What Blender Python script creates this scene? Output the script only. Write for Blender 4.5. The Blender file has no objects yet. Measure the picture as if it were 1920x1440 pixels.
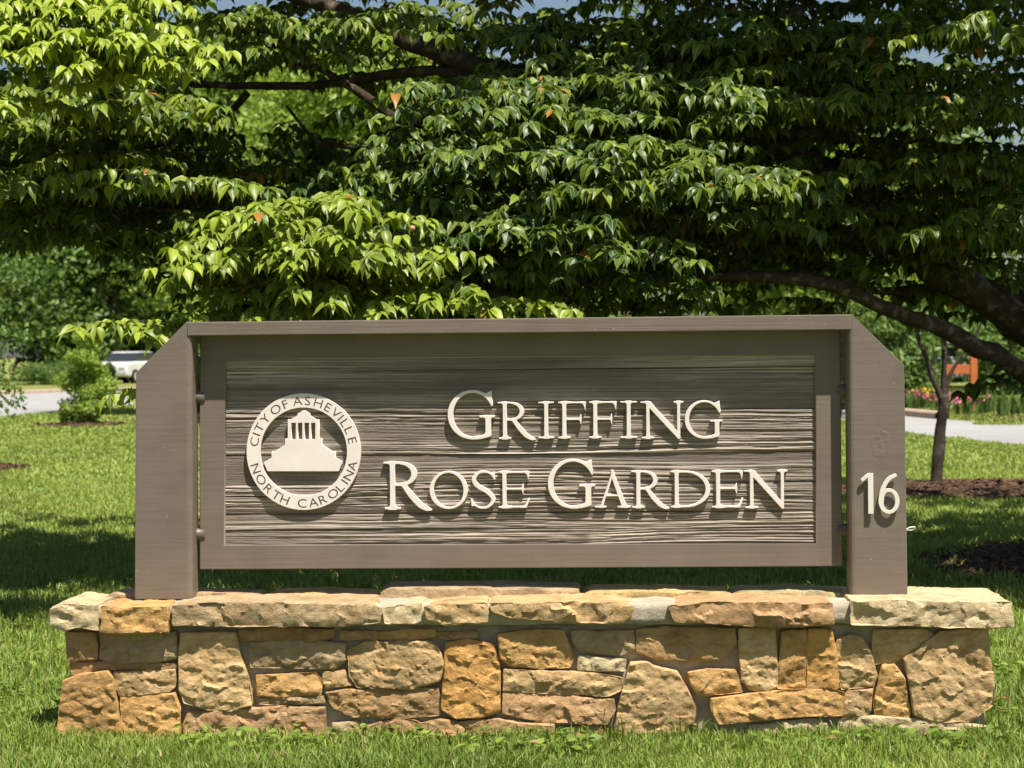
import bpy, bmesh, math, random
import numpy as np
from mathutils import Matrix, Vector, noise as mnoise
from mathutils.geometry import delaunay_2d_cdt

R = math.radians
# ------------------------------------------------------------------ camera, world, sun, exposure
sc = bpy.context.scene
COL = sc.collection
F = 4032.0            # focal length in photograph pixels (1920 wide)
PX, PY = 960.0, 660.0  # principal axis: the horizon is at y = 660
CAMH = 1.27
ROLL = 0.0095
cs, sn = math.cos(ROLL), math.sin(ROLL)

cam_d = bpy.data.cameras.new('camera')
cam = bpy.data.objects.new('camera', cam_d)
COL.objects.link(cam)
cam_d.sensor_width = 36.0
cam_d.lens = 36.0 * F / 1920.0
cam_d.shift_x = 0.0
cam_d.shift_y = -(720 - PY) / 1920.0
cam_d.clip_start = 0.1
cam_d.clip_end = 3000
cam_d.dof.use_dof = True
cam_d.dof.focus_distance = 7.5
cam_d.dof.aperture_fstop = 8.0
cam.matrix_world = Matrix(((cs, sn, 0, 0), (0, 0, -1, 0), (-sn, cs, 0, CAMH), (0, 0, 0, 1)))
sc.camera = cam

SUN = Vector((0.7357, -1.033, 2.75)).normalized()
sun_el = math.asin(SUN.z)
sun_az = math.atan2(SUN.x, SUN.y)
world = bpy.data.worlds.new('World')
sc.world = world
world.use_nodes = True
wn = world.node_tree
bg = wn.nodes['Background']
sky = wn.nodes.new('ShaderNodeTexSky')
sky.sky_type = 'NISHITA'
sky.sun_disc = False
sky.sun_elevation = sun_el
sky.sun_rotation = sun_az
sky.air_density = 1.0
sky.dust_density = 1.2
wn.links.new(sky.outputs[0], bg.inputs[0])
bg.inputs[1].default_value = 0.055
sl = bpy.data.lights.new('sun', 'SUN')
sl.energy = 5.0
sl.angle = R(0.55)
sl.color = (1.0, 0.94, 0.84)
so = bpy.data.objects.new('sun', sl)
COL.objects.link(so)
so.rotation_euler = (-SUN).to_track_quat('-Z', 'Y').to_euler()
so.location = (10, -10, 30)

sc.view_settings.view_transform = 'Standard'
sc.view_settings.look = 'None'
sc.view_settings.exposure = 0.73
sc.view_settings.gamma = 1.0
sc.view_settings.use_curve_mapping = False
sc.render.engine = 'CYCLES'
sc.cycles.use_denoising = True
sc.cycles.max_bounces = 7
sc.cycles.diffuse_bounces = 3
sc.cycles.glossy_bounces = 2
sc.cycles.transmission_bounces = 4
sc.cycles.transparent_max_bounces = 4

# ------------------------------------------------------------------ helpers
rng = np.random.default_rng(7)
random.seed(7)


def ray(px, py):
    u = (px - PX) / F
    v = (PY - py) / F
    return np.array([u * cs + v * sn, 1.0, -u * sn + v * cs])


def W(px, py, Y):
    """world point at depth Y on the line of sight of a photograph pixel"""
    r = ray(px, py) * Y
    return np.array([r[0], Y, r[2] + CAMH])


def G(px, py):
    """point on the level ground"""
    r = ray(px, py)
    t = CAMH / -r[2]
    return np.array([r[0] * t, t, 0.0])


def to_px(P):
    P = np.atleast_2d(P)
    X, Y, Z = P[:, 0], P[:, 1], P[:, 2] - CAMH
    return np.stack([PX + F * (X * cs - Z * sn) / Y, PY - F * (X * sn + Z * cs) / Y], 1)


def tag(o, label=None, cat=None, group=None, kind=None):
    if label: o['label'] = label
    if cat: o['category'] = cat
    if group: o['group'] = group
    if kind: o['kind'] = kind
    return o


def empty(name, loc=(0, 0, 0), rz=0.0):
    o = bpy.data.objects.new(name, None)
    COL.objects.link(o)
    o.location = loc
    o.rotation_euler = (0, 0, rz)
    return o


def link(name, me, mat=None, parent=None):
    o = bpy.data.objects.new(name, me)
    COL.objects.link(o)
    if mat and not me.materials:
        me.materials.append(mat)
    if parent:
        o.parent = parent
    return o


def mesh(name, V, Fc, smooth=False):
    me = bpy.data.meshes.new(name)
    me.from_pydata([tuple(v) for v in V], [], Fc)
    if smooth:
        me.polygons.foreach_set('use_smooth', [True] * len(me.polygons))
    me.update()
    return me


def np_mesh(name, V, Fa, attrs=None, smooth=False):
    """V (n,3), Fa (m,k) faces of one size"""
    me = bpy.data.meshes.new(name)
    n, (m, k) = len(V), Fa.shape
    me.vertices.add(n)
    me.vertices.foreach_set('co', np.ascontiguousarray(V, dtype=np.float32).ravel())
    me.loops.add(m * k)
    me.loops.foreach_set('vertex_index', np.ascontiguousarray(Fa, dtype=np.int32).ravel())
    me.polygons.add(m)
    me.polygons.foreach_set('loop_start', np.arange(0, m * k, k, dtype=np.int32))
    if smooth:
        me.polygons.foreach_set('use_smooth', np.ones(m, dtype=bool))
    for nm, a in (attrs or {}).items():
        at = me.attributes.new(nm, 'FLOAT', 'POINT')
        at.data.foreach_set('value', np.ascontiguousarray(a, dtype=np.float32))
    me.update(calc_edges=True)
    return me


def box_mesh(name, x0, x1, y0, y1, z0, z1, bev=0.0, seg=2):
    bm = bmesh.new()
    bmesh.ops.create_cube(bm, size=1)
    for v in bm.verts:
        v.co = Vector((x0 + (v.co.x + .5) * (x1 - x0), y0 + (v.co.y + .5) * (y1 - y0), z0 + (v.co.z + .5) * (z1 - z0)))
    if bev:
        bmesh.ops.bevel(bm, geom=bm.edges[:], offset=bev, segments=seg, affect='EDGES', profile=.6)
    me = bpy.data.meshes.new(name)
    bm.to_mesh(me); bm.free()
    return me


def prism_mesh(name, poly, d0, d1, bev=0.0, seg=2):
    """poly in (s, z), extruded in depth from d0 (front) to d1"""
    bm = bmesh.new()
    a = [bm.verts.new((p[0], d0, p[1])) for p in poly]
    b = [bm.verts.new((p[0], d1, p[1])) for p in poly]
    bm.faces.new(a)
    bm.faces.new(b[::-1])
    n = len(poly)
    for i in range(n):
        bm.faces.new((a[(i + 1) % n], a[i], b[i], b[(i + 1) % n]))
    bmesh.ops.recalc_face_normals(bm, faces=bm.faces[:])
    if bev:
        bmesh.ops.bevel(bm, geom=bm.edges[:], offset=bev, segments=seg, affect='EDGES', profile=.6)
    me = bpy.data.meshes.new(name)
    bm.to_mesh(me); bm.free()
    return me


def tube(path, radii, sides=8, rough=0.0, seed=0):
    """tapered tube along points; returns V, F"""
    P = [Vector(p) for p in path]
    V, Fc = [], []
    up = Vector((0.13, 0.21, 0.97))
    for i, p in enumerate(P):
        t = (P[min(i + 1, len(P) - 1)] - P[max(i - 1, 0)]).normalized()
        a = t.cross(up)
        if a.length < 1e-3: a = t.cross(Vector((1, 0, 0)))
        a.normalize(); b = t.cross(a)
        for k in range(sides):
            an = 2 * math.pi * k / sides
            r = radii[i] * (1 + (rough * mnoise.noise(p * 7 + Vector((math.cos(an), math.sin(an), seed)) * 1.3) if rough else 0))
            V.append(p + (a * math.cos(an) + b * math.sin(an)) * r)
    for i in range(len(P) - 1):
        for k in range(sides):
            k2 = (k + 1) % sides
            Fc.append((i * sides + k, i * sides + k2, (i + 1) * sides + k2, (i + 1) * sides + k))
    V.append(P[-1]); c = len(V) - 1
    for k in range(sides):
        Fc.append(((len(P) - 1) * sides + k, (len(P) - 1) * sides + (k + 1) % sides, c))
    return V, Fc


def spline(pts, n):
    """Catmull-Rom through pts"""
    P = [np.array(p, float) for p in pts]
    P = [2 * P[0] - P[1]] + P + [2 * P[-1] - P[-2]]
    out = []
    m = len(P) - 3
    for i in range(n):
        t = i / (n - 1) * m
        k = min(int(t), m - 1); t -= k
        a, b, c, d = P[k:k + 4]
        out.append(.5 * ((2 * b) + (c - a) * t + (2 * a - 5 * b + 4 * c - d) * t * t + (3 * b - a - 3 * c + d) * t ** 3))
    return out


def in_poly(x, y, poly):
    ins = np.zeros(len(x), bool); j = len(poly) - 1
    for i in range(len(poly)):
        xi, yi = poly[i][:2]; xj, yj = poly[j][:2]
        c_ = ((yi > y) != (yj > y)) & (x < (xj - xi) * (y - yi) / (yj - yi + 1e-12) + xi)
        ins ^= c_; j = i
    return ins


def vnoise(x, y, seed=0):
    """2-D value noise, numpy"""
    g = np.random.default_rng(seed).random((256, 256))
    xi, yi = np.floor(x).astype(int), np.floor(y).astype(int)
    fx, fy = x - xi, y - yi
    fx = fx * fx * (3 - 2 * fx); fy = fy * fy * (3 - 2 * fy)
    a = g[xi % 256, yi % 256]; b = g[(xi + 1) % 256, yi % 256]
    c = g[xi % 256, (yi + 1) % 256]; d = g[(xi + 1) % 256, (yi + 1) % 256]
    return (a * (1 - fx) + b * fx) * (1 - fy) + (c * (1 - fx) + d * fx) * fy


# ------------------------------------------------------------------ materials
class N:
    def __init__(s, name):
        s.m = bpy.data.materials.new(name)
        s.m.use_nodes = True
        s.t = s.m.node_tree
        s.p = s.t.nodes['Principled BSDF']
        s.out = s.t.nodes['Material Output']

    def n(s, typ, **kw):
        nd = s.t.nodes.new('ShaderNode' + typ)
        for k, v in kw.items():
            if k.startswith('i_'):
                nd.inputs[k[2:].replace('_', ' ')].default_value = v
            else:
                setattr(nd, k, v)
        return nd

    def l(s, a, b):
        s.t.links.new(a, b)

    def coord(s, scale=(1, 1, 1), rnd=False):
        tc = s.n('TexCoord')
        mp = s.n('Mapping')
        mp.inputs['Scale'].default_value = scale
        s.l(tc.outputs['Object'], mp.inputs['Vector'])
        if rnd:
            oi = s.n('ObjectInfo')
            mu = s.n('Math', operation='MULTIPLY'); mu.inputs[1].default_value = 37.0
            s.l(oi.outputs['Random'], mu.inputs[0])
            s.l(mu.outputs[0], mp.inputs['Location'])
        return mp.outputs['Vector']

    def noise(s, vec, scale, detail=4, rough=.55, dist=0.0):
        nz = s.n('TexNoise')
        nz.inputs['Scale'].default_value = scale
        nz.inputs['Detail'].default_value = detail
        nz.inputs['Roughness'].default_value = rough
        nz.inputs['Distortion'].default_value = dist
        s.l(vec, nz.inputs['Vector'])
        return nz.outputs['Fac']

    def ramp(s, fac, stops, interp='LINEAR'):
        r = s.n('ValToRGB')
        r.color_ramp.interpolation = interp
        e = r.color_ramp.elements
        while len(e) < len(stops): e.new(0.5)
        for el, (p, c) in zip(e, stops):
            el.position = p
            el.color = (*c, 1) if len(c) == 3 else c
        s.l(fac, r.inputs['Fac'])
        return r.outputs['Color']

    def mix(s, fac, a, b, mode='MIX'):
        m = s.n('Mix', data_type='RGBA', blend_type=mode)
        for sock, v in ((m.inputs[0], fac), (m.inputs[6], a), (m.inputs[7], b)):
            if hasattr(v, 'links'): s.l(v, sock)
            else: sock.default_value = v if isinstance(v, (int, float)) else (*v, 1)
        return m.outputs[2]

    def bump(s, h, strength, dist, prev=None):
        b = s.n('Bump')
        b.inputs['Strength'].default_value = strength
        b.inputs['Distance'].default_value = dist
        s.l(h, b.inputs['Height'])
        if prev is not None: s.l(prev, b.inputs['Normal'])
        return b.outputs['Normal']

    def done(s, col=None, rough=None, normal=None, spec=None):
        if col is not None:
            if hasattr(col, 'links'): s.l(col, s.p.inputs['Base Color'])
            else: s.p.inputs['Base Color'].default_value = (*col, 1)
        if rough is not None:
            if hasattr(rough, 'links'): s.l(rough, s.p.inputs['Roughness'])
            else: s.p.inputs['Roughness'].default_value = rough
        if normal is not None: s.l(normal, s.p.inputs['Normal'])
        if spec is not None: s.p.inputs['Specular IOR Level'].default_value = spec
        return s.m


def plain(name, col, rough=.6, spec=.4, var=.12, scale=9, bump=0.0):
    m = N(name)
    v = m.coord()
    f = m.noise(v, scale, 4)
    c = m.ramp(f, [(.3, [x * (1 - var) for x in col]), (.7, [min(1, x * (1 + var)) for x in col])])
    nm = m.bump(m.noise(v, scale * 6, 4), .4, bump) if bump else None
    return m.done(c, rough, nm, spec)


PAINT = (0.178, 0.143, 0.113)


def paint_mat(name, along, knot=None, gs=.22, ss=.18):
    """solid taupe stain over sawn timber; along = scale of the grain"""
    m = N(name)
    v = m.coord(along)
    g = m.noise(v, 1.0, 6, .6, .4)
    v2 = m.coord()
    blot = m.noise(v2, 5, 4)
    c = m.ramp(blot, [(.3, [x * .9 for x in PAINT]), (.72, [x * 1.1 for x in PAINT])])
    sp = m.noise(m.coord(rnd=True), 160, 2, .5)
    spk = m.ramp(sp, [(.735, (0, 0, 0)), (.76, (1, 1, 1))])
    c = m.mix(spk, c, (.42, .39, .34))
    gr = m.ramp(g, [(.35, (.93, .93, .93)), (.6, (1.03, 1.03, 1.03))])
    c = m.mix(1.0, c, gr, 'MULTIPLY')
    nm = m.bump(g, gs, .0016)
    saw = m.noise(m.coord((4, 4, 230)), 1.0, 2, .5)
    nm = m.bump(saw, ss, .0011, nm)
    if knot:
        sub = m.n('VectorMath', operation='SUBTRACT'); m.l(v2, sub.inputs[0]); sub.inputs[1].default_value = knot
        sc_ = m.n('VectorMath', operation='MULTIPLY'); m.l(sub.outputs[0], sc_.inputs[0]); sc_.inputs[1].default_value = (1.15, 0, .75)
        ln = m.n('VectorMath', operation='LENGTH'); m.l(sc_.outputs[0], ln.inputs[0])
        ad = m.n('Math', operation='MULTIPLY_ADD'); m.l(m.noise(v2, 30, 3), ad.inputs[0]); ad.inputs[1].default_value = .05
        m.l(ln.outputs['Value'], ad.inputs[2])
        si = m.n('Math', operation='MULTIPLY'); m.l(ad.outputs[0], si.inputs[0]); si.inputs[1].default_value = 260
        sw = m.n('Math', operation='SINE'); m.l(si.outputs[0], sw.inputs[0])
        fall = m.ramp(ln.outputs['Value'], [(0.0, (1, 1, 1)), (.055, (0, 0, 0))])
        hm = m.n('Math', operation='MULTIPLY'); m.l(sw.outputs[0], hm.inputs[0]); m.l(fall, hm.inputs[1])
        nm = m.bump(hm.outputs[0], .3, .002, nm)
    return m.done(c, .52, nm, .35)


M = {}
M['post'] = paint_mat('painted_post_wood', (5, 30, 95))
M['rail'] = paint_mat('painted_rail_wood', (2.6, 30, 150), gs=.75, ss=.1)
M['frame_h'] = paint_mat('painted_frame_wood', (2.0, 30, 120), gs=.35, ss=.1)


def board_mat():
    m = N('sandblasted_board')
    v = m.coord((2.4, 40, 150))
    g = m.noise(v, 1.0, 7, .62, .5)
    v2 = m.coord((1.5, 10, 12))
    bl = m.noise(v2, 2, 4)
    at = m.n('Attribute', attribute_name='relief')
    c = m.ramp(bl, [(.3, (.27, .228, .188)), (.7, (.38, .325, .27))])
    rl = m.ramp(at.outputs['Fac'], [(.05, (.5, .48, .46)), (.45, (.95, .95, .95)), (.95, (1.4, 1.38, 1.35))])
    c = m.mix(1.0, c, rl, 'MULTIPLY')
    gr = m.ramp(g, [(.33, (.7, .69, .66)), (.6, (1.1, 1.1, 1.1))])
    c = m.mix(.8, c, gr, 'MULTIPLY')
    nm = m.bump(g, .8, .0028)
    nm = m.bump(m.noise(m.coord(), 420, 3), .25, .0012, nm)
    return m.done(c, .7, nm, .25)


M['board'] = board_mat()
M['cream'] = plain('cream_letter_paint', (.78, .705, .635), .5, .4, .05, 14, .0006)
M['cream_metal'] = plain('cream_number_paint', (.74, .70, .62), .42, .4, .04, 14)
M['engrave'] = plain('dark_engraving', (.075, .058, .042), .7, .2, .1, 30)
M['pipe'] = plain('painted_pipe', (.115, .098, .085), .45, .5, .1, 20, .0005)
M['wire'] = plain('white_wire', (.75, .74, .70), .4, .4, .05, 20)


def stone_mat():
    m = N('wall_stone')
    oi = m.n('ObjectInfo')
    v = m.coord(rnd=True)
    big = m.noise(v, 7, 5, .6, .6)
    strat = m.noise(m.coord((11, 11, 26), True), 1.0, 6, .65, 1.2)
    c = m.mix(1.0, oi.outputs['Color'], m.ramp(big, [(.28, (.74, .70, .66)), (.5, (1, 1, 1)), (.74, (1.2, 1.14, 1.06))]), 'MULTIPLY')
    rust = m.ramp(m.noise(v, 12, 5, .6, 1.0), [(.5, (0, 0, 0)), (.72, (1, 1, 1))])
    rf = m.n('Math', operation='MULTIPLY'); m.l(rust, rf.inputs[0]); rf.inputs[1].default_value = .45
    c = m.mix(rf.outputs[0], c, (.42, .21, .06))
    pale = m.ramp(m.noise(v, 19, 6, .65, .8), [(.58, (0, 0, 0)), (.74, (1, 1, 1))])
    pf = m.n('Math', operation='MULTIPLY'); m.l(pale, pf.inputs[0]); pf.inputs[1].default_value = .5
    c = m.mix(pf.outputs[0], c, (.50, .43, .33))
    c = m.mix(.55, c, m.ramp(strat, [(.36, (.55, .5, .46)), (.55, (1.08, 1.08, 1.08))]), 'MULTIPLY')
    nm = m.bump(strat, .7, .007)
    nm = m.bump(m.noise(v, 55, 8, .72, .8), .9, .010, nm)
    nm = m.bump(m.noise(v, 240, 4, .65), .6, .003, nm)
    return m.done(c, .88, nm, .2)


M['stone'] = stone_mat()


def mortar_mat():
    m = N('mortar')
    v = m.coord()
    c = m.ramp(m.noise(v, 14, 6), [(.3, (.34, .29, .21)), (.7, (.54, .47, .36))])
    nm = m.bump(m.noise(v, 90, 8, .7), .9, .006)
    return m.done(c, .93, nm, .15)


M['mortar'] = mortar_mat()


def leaf_mat(name, dark, light, trans, tfac=.3, rough=.42, edge=None, old=None):
    """tone: 0 dark .. 1 light, above 1.5 = turned leaf; edge: 0 midrib .. 1 margin"""
    m = N(name)
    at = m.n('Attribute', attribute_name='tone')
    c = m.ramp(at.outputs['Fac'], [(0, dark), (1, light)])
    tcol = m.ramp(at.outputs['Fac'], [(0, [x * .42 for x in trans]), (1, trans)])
    if edge:
        ed = m.n('Attribute', attribute_name='edge')
        ef = m.ramp(ed.outputs['Fac'], [(.70, (0, 0, 0)), (1, (1, 1, 1))])
        ml = m.n('Math', operation='MULTIPLY'); m.l(ef, ml.inputs[0]); ml.inputs[1].default_value = .55
        c = m.mix(ml.outputs[0], c, edge)
        rb = m.ramp(ed.outputs['Fac'], [(.0, (1, 1, 1)), (.12, (0, 0, 0))])
        ml2 = m.n('Math', operation='MULTIPLY'); m.l(rb, ml2.inputs[0]); ml2.inputs[1].default_value = .35
        c = m.mix(ml2.outputs[0], c, [min(1, x * 2.4 + .02) for x in light])
    if old:
        gt = m.n('Math', operation='GREATER_THAN'); m.l(at.outputs['Fac'], gt.inputs[0]); gt.inputs[1].default_value = 1.5
        c = m.mix(gt.outputs[0], c, old)
        tcol = m.mix(gt.outputs[0], tcol, old)
    m.done(c, rough, None, .35)
    tr = m.n('BsdfTranslucent')
    m.l(tcol, tr.inputs['Color'])
    ms = m.n('MixShader'); ms.inputs[0].default_value = tfac
    m.l(m.p.outputs[0], ms.inputs[1]); m.l(tr.outputs[0], ms.inputs[2])
    m.l(ms.outputs[0], m.out.inputs['Surface'])
    return m.m


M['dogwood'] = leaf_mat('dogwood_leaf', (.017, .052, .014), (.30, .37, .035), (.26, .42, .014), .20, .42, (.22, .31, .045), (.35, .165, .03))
M['grass'] = leaf_mat('grass_blade', (.09, .165, .020), (.35, .44, .085), (.37, .52, .06), .33, .5, None, (.44, .33, .15))
M['weed'] = leaf_mat('weed_leaf', (.10, .17, .022), (.26, .36, .06), (.30, .46, .05), .3, .55)
M['bg_a'] = leaf_mat('far_leaf_bright', (.08, .16, .025), (.27, .37, .06), (.40, .56, .06), .38, .5)
M['bg_b'] = leaf_mat('far_leaf_mid', (.06, .125, .03), (.20, .30, .075), (.32, .48, .08), .36, .48)
M['bg_c'] = leaf_mat('far_leaf_deep', (.03, .075, .02), (.10, .18, .045), (.15, .27, .04), .3, .48)
M['pink'] = leaf_mat('pink_petal', (.55, .09, .17), (.75, .22, .32), (.6, .15, .25), .25, .5)
M['yellow'] = leaf_mat('yellow_petal', (.60, .42, .03), (.80, .66, .07), (.7, .55, .05), .25, .5)
M['red'] = leaf_mat('red_bloom', (.42, .035, .03), (.60, .10, .08), (.5, .06, .05), .25, .5)


def bark_mat(name, a, b, lichen=(.33, .31, .25), amt=.6):
    m = N(name)
    v = m.coord()
    c = m.ramp(m.noise(v, 22, 6, .65, .5), [(.3, a), (.7, b)])
    lf = m.ramp(m.noise(v, 15, 3, .5), [(.56, (0, 0, 0)), (.66, (amt, amt, amt))])
    c = m.mix(lf, c, lichen)
    nm = m.bump(m.noise(v, 60, 8, .7), .9, .012)
    return m.done(c, .9, nm, .2)


M['bark'] = bark_mat('dogwood_bark', (.030, .021, .014), (.085, .060, .040), (.24, .22, .17), .5)
M['bark2'] = bark_mat('grey_bark', (.035, .027, .020), (.085, .068, .052), (.2, .18, .14), .3)


def lawn_mat():
    m = N('lawn_ground')
    v = m.coord()
    c = m.ramp(m.noise(v, .9, 6, .6), [(.3, (.16, .205, .050)), (.52, (.245, .275, .085)), (.75, (.36, .35, .15))])
    f = m.ramp(m.noise(v, 28, 6, .7), [(.3, (.45, .5, .45)), (.65, (1.25, 1.2, 1.1))])
    c = m.mix(1.0, c, f, 'MULTIPLY')
    nm = m.bump(m.noise(v, 45, 6, .7), 1.0, .04)
    return m.done(c, .9, nm, .1)


def asphalt_mat():
    m = N('asphalt')
    v = m.coord()
    c = m.ramp(m.noise(v, .5, 5), [(.3, (.28, .275, .27)), (.7, (.36, .355, .35))])
    nm = m.bump(m.noise(v, 120, 3), .5, .006)
    return m.done(c, .9, nm, .2)


def mulch_mat():
    m = N('bark_mulch')
    v = m.coord()
    c = m.ramp(m.noise(v, 26, 6, .7), [(.3, (.045, .026, .017)), (.6, (.13, .075, .05)), (.8, (.23, .15, .10))])
    nm = m.bump(m.noise(v, 38, 6, .7), 1.0, .05)
    return m.done(c, .95, nm, .1)


M['lawn'] = lawn_mat()
M['asphalt'] = asphalt_mat()
M['mulch'] = mulch_mat()
M['kerb'] = plain('kerb_concrete', (.42, .31, .24), .9, .2, .15, 3, .004)
M['orange_wood'] = plain('orange_stained_timber', (.50, .15, .045), .6, .3, .15, 6, .003)
M['car_white'] = plain('white_car_paint', (.75, .75, .75), .25, .5, .02, 2)
M['car_silver'] = plain('silver_car_paint', (.42, .43, .45), .25, .6, .03, 2)
M['glass'] = plain('dark_car_glass', (.03, .035, .04), .08, .8, .05, 2)
M['tyre'] = plain('tyre_rubber', (.02, .02, .02), .85, .2, .1, 10)
M['rim'] = plain('wheel_metal', (.5, .5, .5), .35, .6, .05, 5)
M['lamp'] = plain('lamp_glass', (.6, .6, .58), .2, .6, .05, 5)
M['dry'] = leaf_mat('dry_leaf', (.20, .09, .035), (.36, .20, .09), (.3, .15, .05), .15, .7)
M['chip'] = plain('mulch_chip', (.11, .065, .042), .95, .1, .4, 3)

# ------------------------------------------------------------------ ground, road, beds
YAW = R(2.5)
O = np.array([0.0, 7.2, 0.0])
nb = np.array([math.sin(YAW), math.cos(YAW), 0.0])
ud = np.array([math.cos(YAW), -math.sin(YAW), 0.0])


def S(px, py, off=0.0):
    """pixel -> (s, z) on the plane of the sign, off metres behind the post fronts"""
    r = ray(px, py)
    t = (O @ nb + off) / (r @ nb)
    p = r * t
    return (float((p - O) @ ud), float(p[2] + CAMH))


def L2W(s, d, z):
    return O + ud * s + nb * d + np.array([0, 0, z])


def grid_sheet(name, x0, x1, y0, y1, nx, ny, zf):
    xs = np.linspace(x0, x1, nx); ys = np.linspace(y0, y1, ny)
    X, Y = np.meshgrid(xs, ys)
    V = np.stack([X.ravel(), Y.ravel(), zf(X, Y).ravel()], 1)
    i = np.arange(nx * ny).reshape(ny, nx)
    Fa = np.stack([i[:-1, :-1].ravel(), i[:-1, 1:].ravel(), i[1:, 1:].ravel(), i[1:, :-1].ravel()], 1)
    return np_mesh(name, V, Fa, smooth=True)


bm = bmesh.new()
vs = [bm.verts.new(p) for p in ((-900, -300, 0), (900, -300, 0), (900, 1500, 0), (-900, 1500, 0))]
bm.faces.new(vs)
me = bpy.data.meshes.new('ground'); bm.to_mesh(me); bm.free()
tag(link('ground', me, M['lawn']), 'sunlit mown lawn reaching from the sign to the road', 'lawn', kind='structure')


def flat_poly(name, pts, z, mat, label, cat):
    bm = bmesh.new()
    vs = [bm.verts.new((p[0], p[1], z)) for p in pts]
    f = bm.faces.new(vs)
    f.normal_update()
    if f.normal.z < 0: f.normal_flip()
    bmesh.ops.triangulate(bm, faces=[f])
    me = bpy.data.meshes.new(name); bm.to_mesh(me); bm.free()
    return tag(link(name, me, mat), label, cat, kind='structure')


near_edge = [(-40, 20), (-20, 32), (-12.5, 39), *[G(*p)[:2] for p in ((0, 781), (110, 771), (215, 760))],
             (-7.5, 57), (-3, 56), (2, 50), (5.0, 43), *[G(*p)[:2] for p in ((1590, 790), (1700, 811), (1800, 822), (1920, 834))], (9, 26.5), (16, 21), (40, 14)]
far_edge = [(60, 24), (30, 32), (18, 37), *[G(*p)[:2] for p in ((1935, 797), (1830, 791), (1770, 786), (1700, 779), (1600, 769))], (6.6, 54), (3, 62), (-3, 70), (-9, 69),
            *[G(*p)[:2] for p in ((215, 733), (110, 736), (0, 740))], (-24, 58), (-45, 44)]
ne = [p for p in spline([(*q, 0) for q in near_edge], 90)]
fe = [p for p in spline([(*q, 0) for q in far_edge], 90)]
flat_poly('road', [p[:2] for p in ne] + [p[:2] for p in fe], .004, M['asphalt'], 'pale grey asphalt drive curving round the lawn', 'road')


def kerb(name, pts, label):
    V, Fc = [], []
    prof = [(-.16, 0.0), (-.15, .09), (-.09, .13), (.10, .13), (.14, .1), (.15, 0.0)]
    k = len(prof)
    P = [Vector(p) for p in pts]
    for i, p in enumerate(P):
        t = (P[min(i + 1, len(P) - 1)] - P[max(0, i - 1)]).normalized()
        nn = Vector((-t.y, t.x, 0))
        for a, h in prof:
            V.append(p + nn * a + Vector((0, 0, h)))
    for i in range(len(P) - 1):
        for j in range(k - 1):
            Fc.append((i * k + j, i * k + j + 1, (i + 1) * k + j + 1, (i + 1) * k + j))
    me = mesh(name, V, Fc)
    bm = bmesh.new(); bm.from_mesh(me)
    bmesh.ops.recalc_face_normals(bm, faces=bm.faces[:]); bm.to_mesh(me); bm.free()
    tag(link(name, me, M['kerb']), label, 'kerb', kind='structure')


kerb('kerb', fe[28:86], 'pinkish concrete kerb along the far side of the drive')


def mulch_bed(name, cx, cy, rx, ry, label, h=.07, seed=0):
    n = 64
    V = [(0, 0, h)]
    Fc = []
    rings = 7
    for j in range(1, rings + 1):
        q = j / rings
        for i in range(n):
            a = 2 * math.pi * i / n
            w = 1 + .12 * mnoise.noise(Vector((math.cos(a) * 1.6, math.sin(a) * 1.6, seed)))
            z = h * (1 - q ** 3) + .025 * mnoise.noise(Vector((q * rx * math.cos(a) * 4, q * ry * math.sin(a) * 4, seed))) * (1 - q ** 6) + (.006 if j < rings else -.01)
            V.append((rx * q * w * math.cos(a), ry * q * w * math.sin(a), z))
    for i in range(n):
        Fc.append((0, 1 + i, 1 + (i + 1) % n))
    for j in range(rings - 1):
        for i in range(n):
            a, b = 1 + j * n + i, 1 + j * n + (i + 1) % n
            Fc.append((a, a + n, b + n, b))
    me = mesh(name, V, Fc, True)
    o = link(name, me, M['mulch'])
    o.location = (cx, cy, 0.004)
    tag(o, label, 'mulch', kind='structure')
    # loose bark chips on top
    k = int(1300 * rx * ry) if cy < 30 else 200
    a = rng.random(k) * 6.283; q = np.sqrt(rng.random(k)) * .98
    x, y = rx * q * np.cos(a), ry * q * np.sin(a)
    z = h * (1 - q ** 3) + .012
    L = rng.uniform(.008, .028, k) * (1 if cy < 30 else 2); Wd = L * rng.uniform(.25, .6, k)
    an = rng.random(k) * 6.283; ti = rng.normal(0, .35, (k, 2))
    cxs, sxs = np.cos(an), np.sin(an)
    Vc = []
    for sx, sy in ((-1, -1), (1, -1), (1, 1), (-1, 1)):
        lx, ly = sx * L, sy * Wd
        Vc.append(np.stack([x + lx * cxs - ly * sxs, y + lx * sxs + ly * cxs, z + lx * ti[:, 0] + ly * ti[:, 1]], 1))
    Vc = np.stack(Vc, 1).reshape(-1, 3)
    oc = link('bark_chips', np_mesh('bark_chips', Vc, np.arange(4 * k).reshape(k, 4)), M['chip'], o)
    oc['kind'] = 'stuff'
    return o


# ------------------------------------------------------------------ the stone base
EMPTY_ROT = -YAW
base = empty('stone_wall', tuple(O), EMPTY_ROT)
tag(base, 'low dry-laid ochre fieldstone wall carrying the wooden garden sign', 'wall')


def resample(poly, step):
    P = [np.array(p) for p in poly]
    out = []
    n = len(P)
    for i in range(n):
        a, b = P[i], P[(i + 1) % n]
        m = max(1, int(round(np.linalg.norm(b - a) / step)))
        for k in range(m):
            out.append(a + (b - a) * k / m)
    # soften corners a little
    Q = np.array(out)
    return (np.roll(Q, 1, 0) + 4 * Q + np.roll(Q, -1, 0)) / 6


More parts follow.
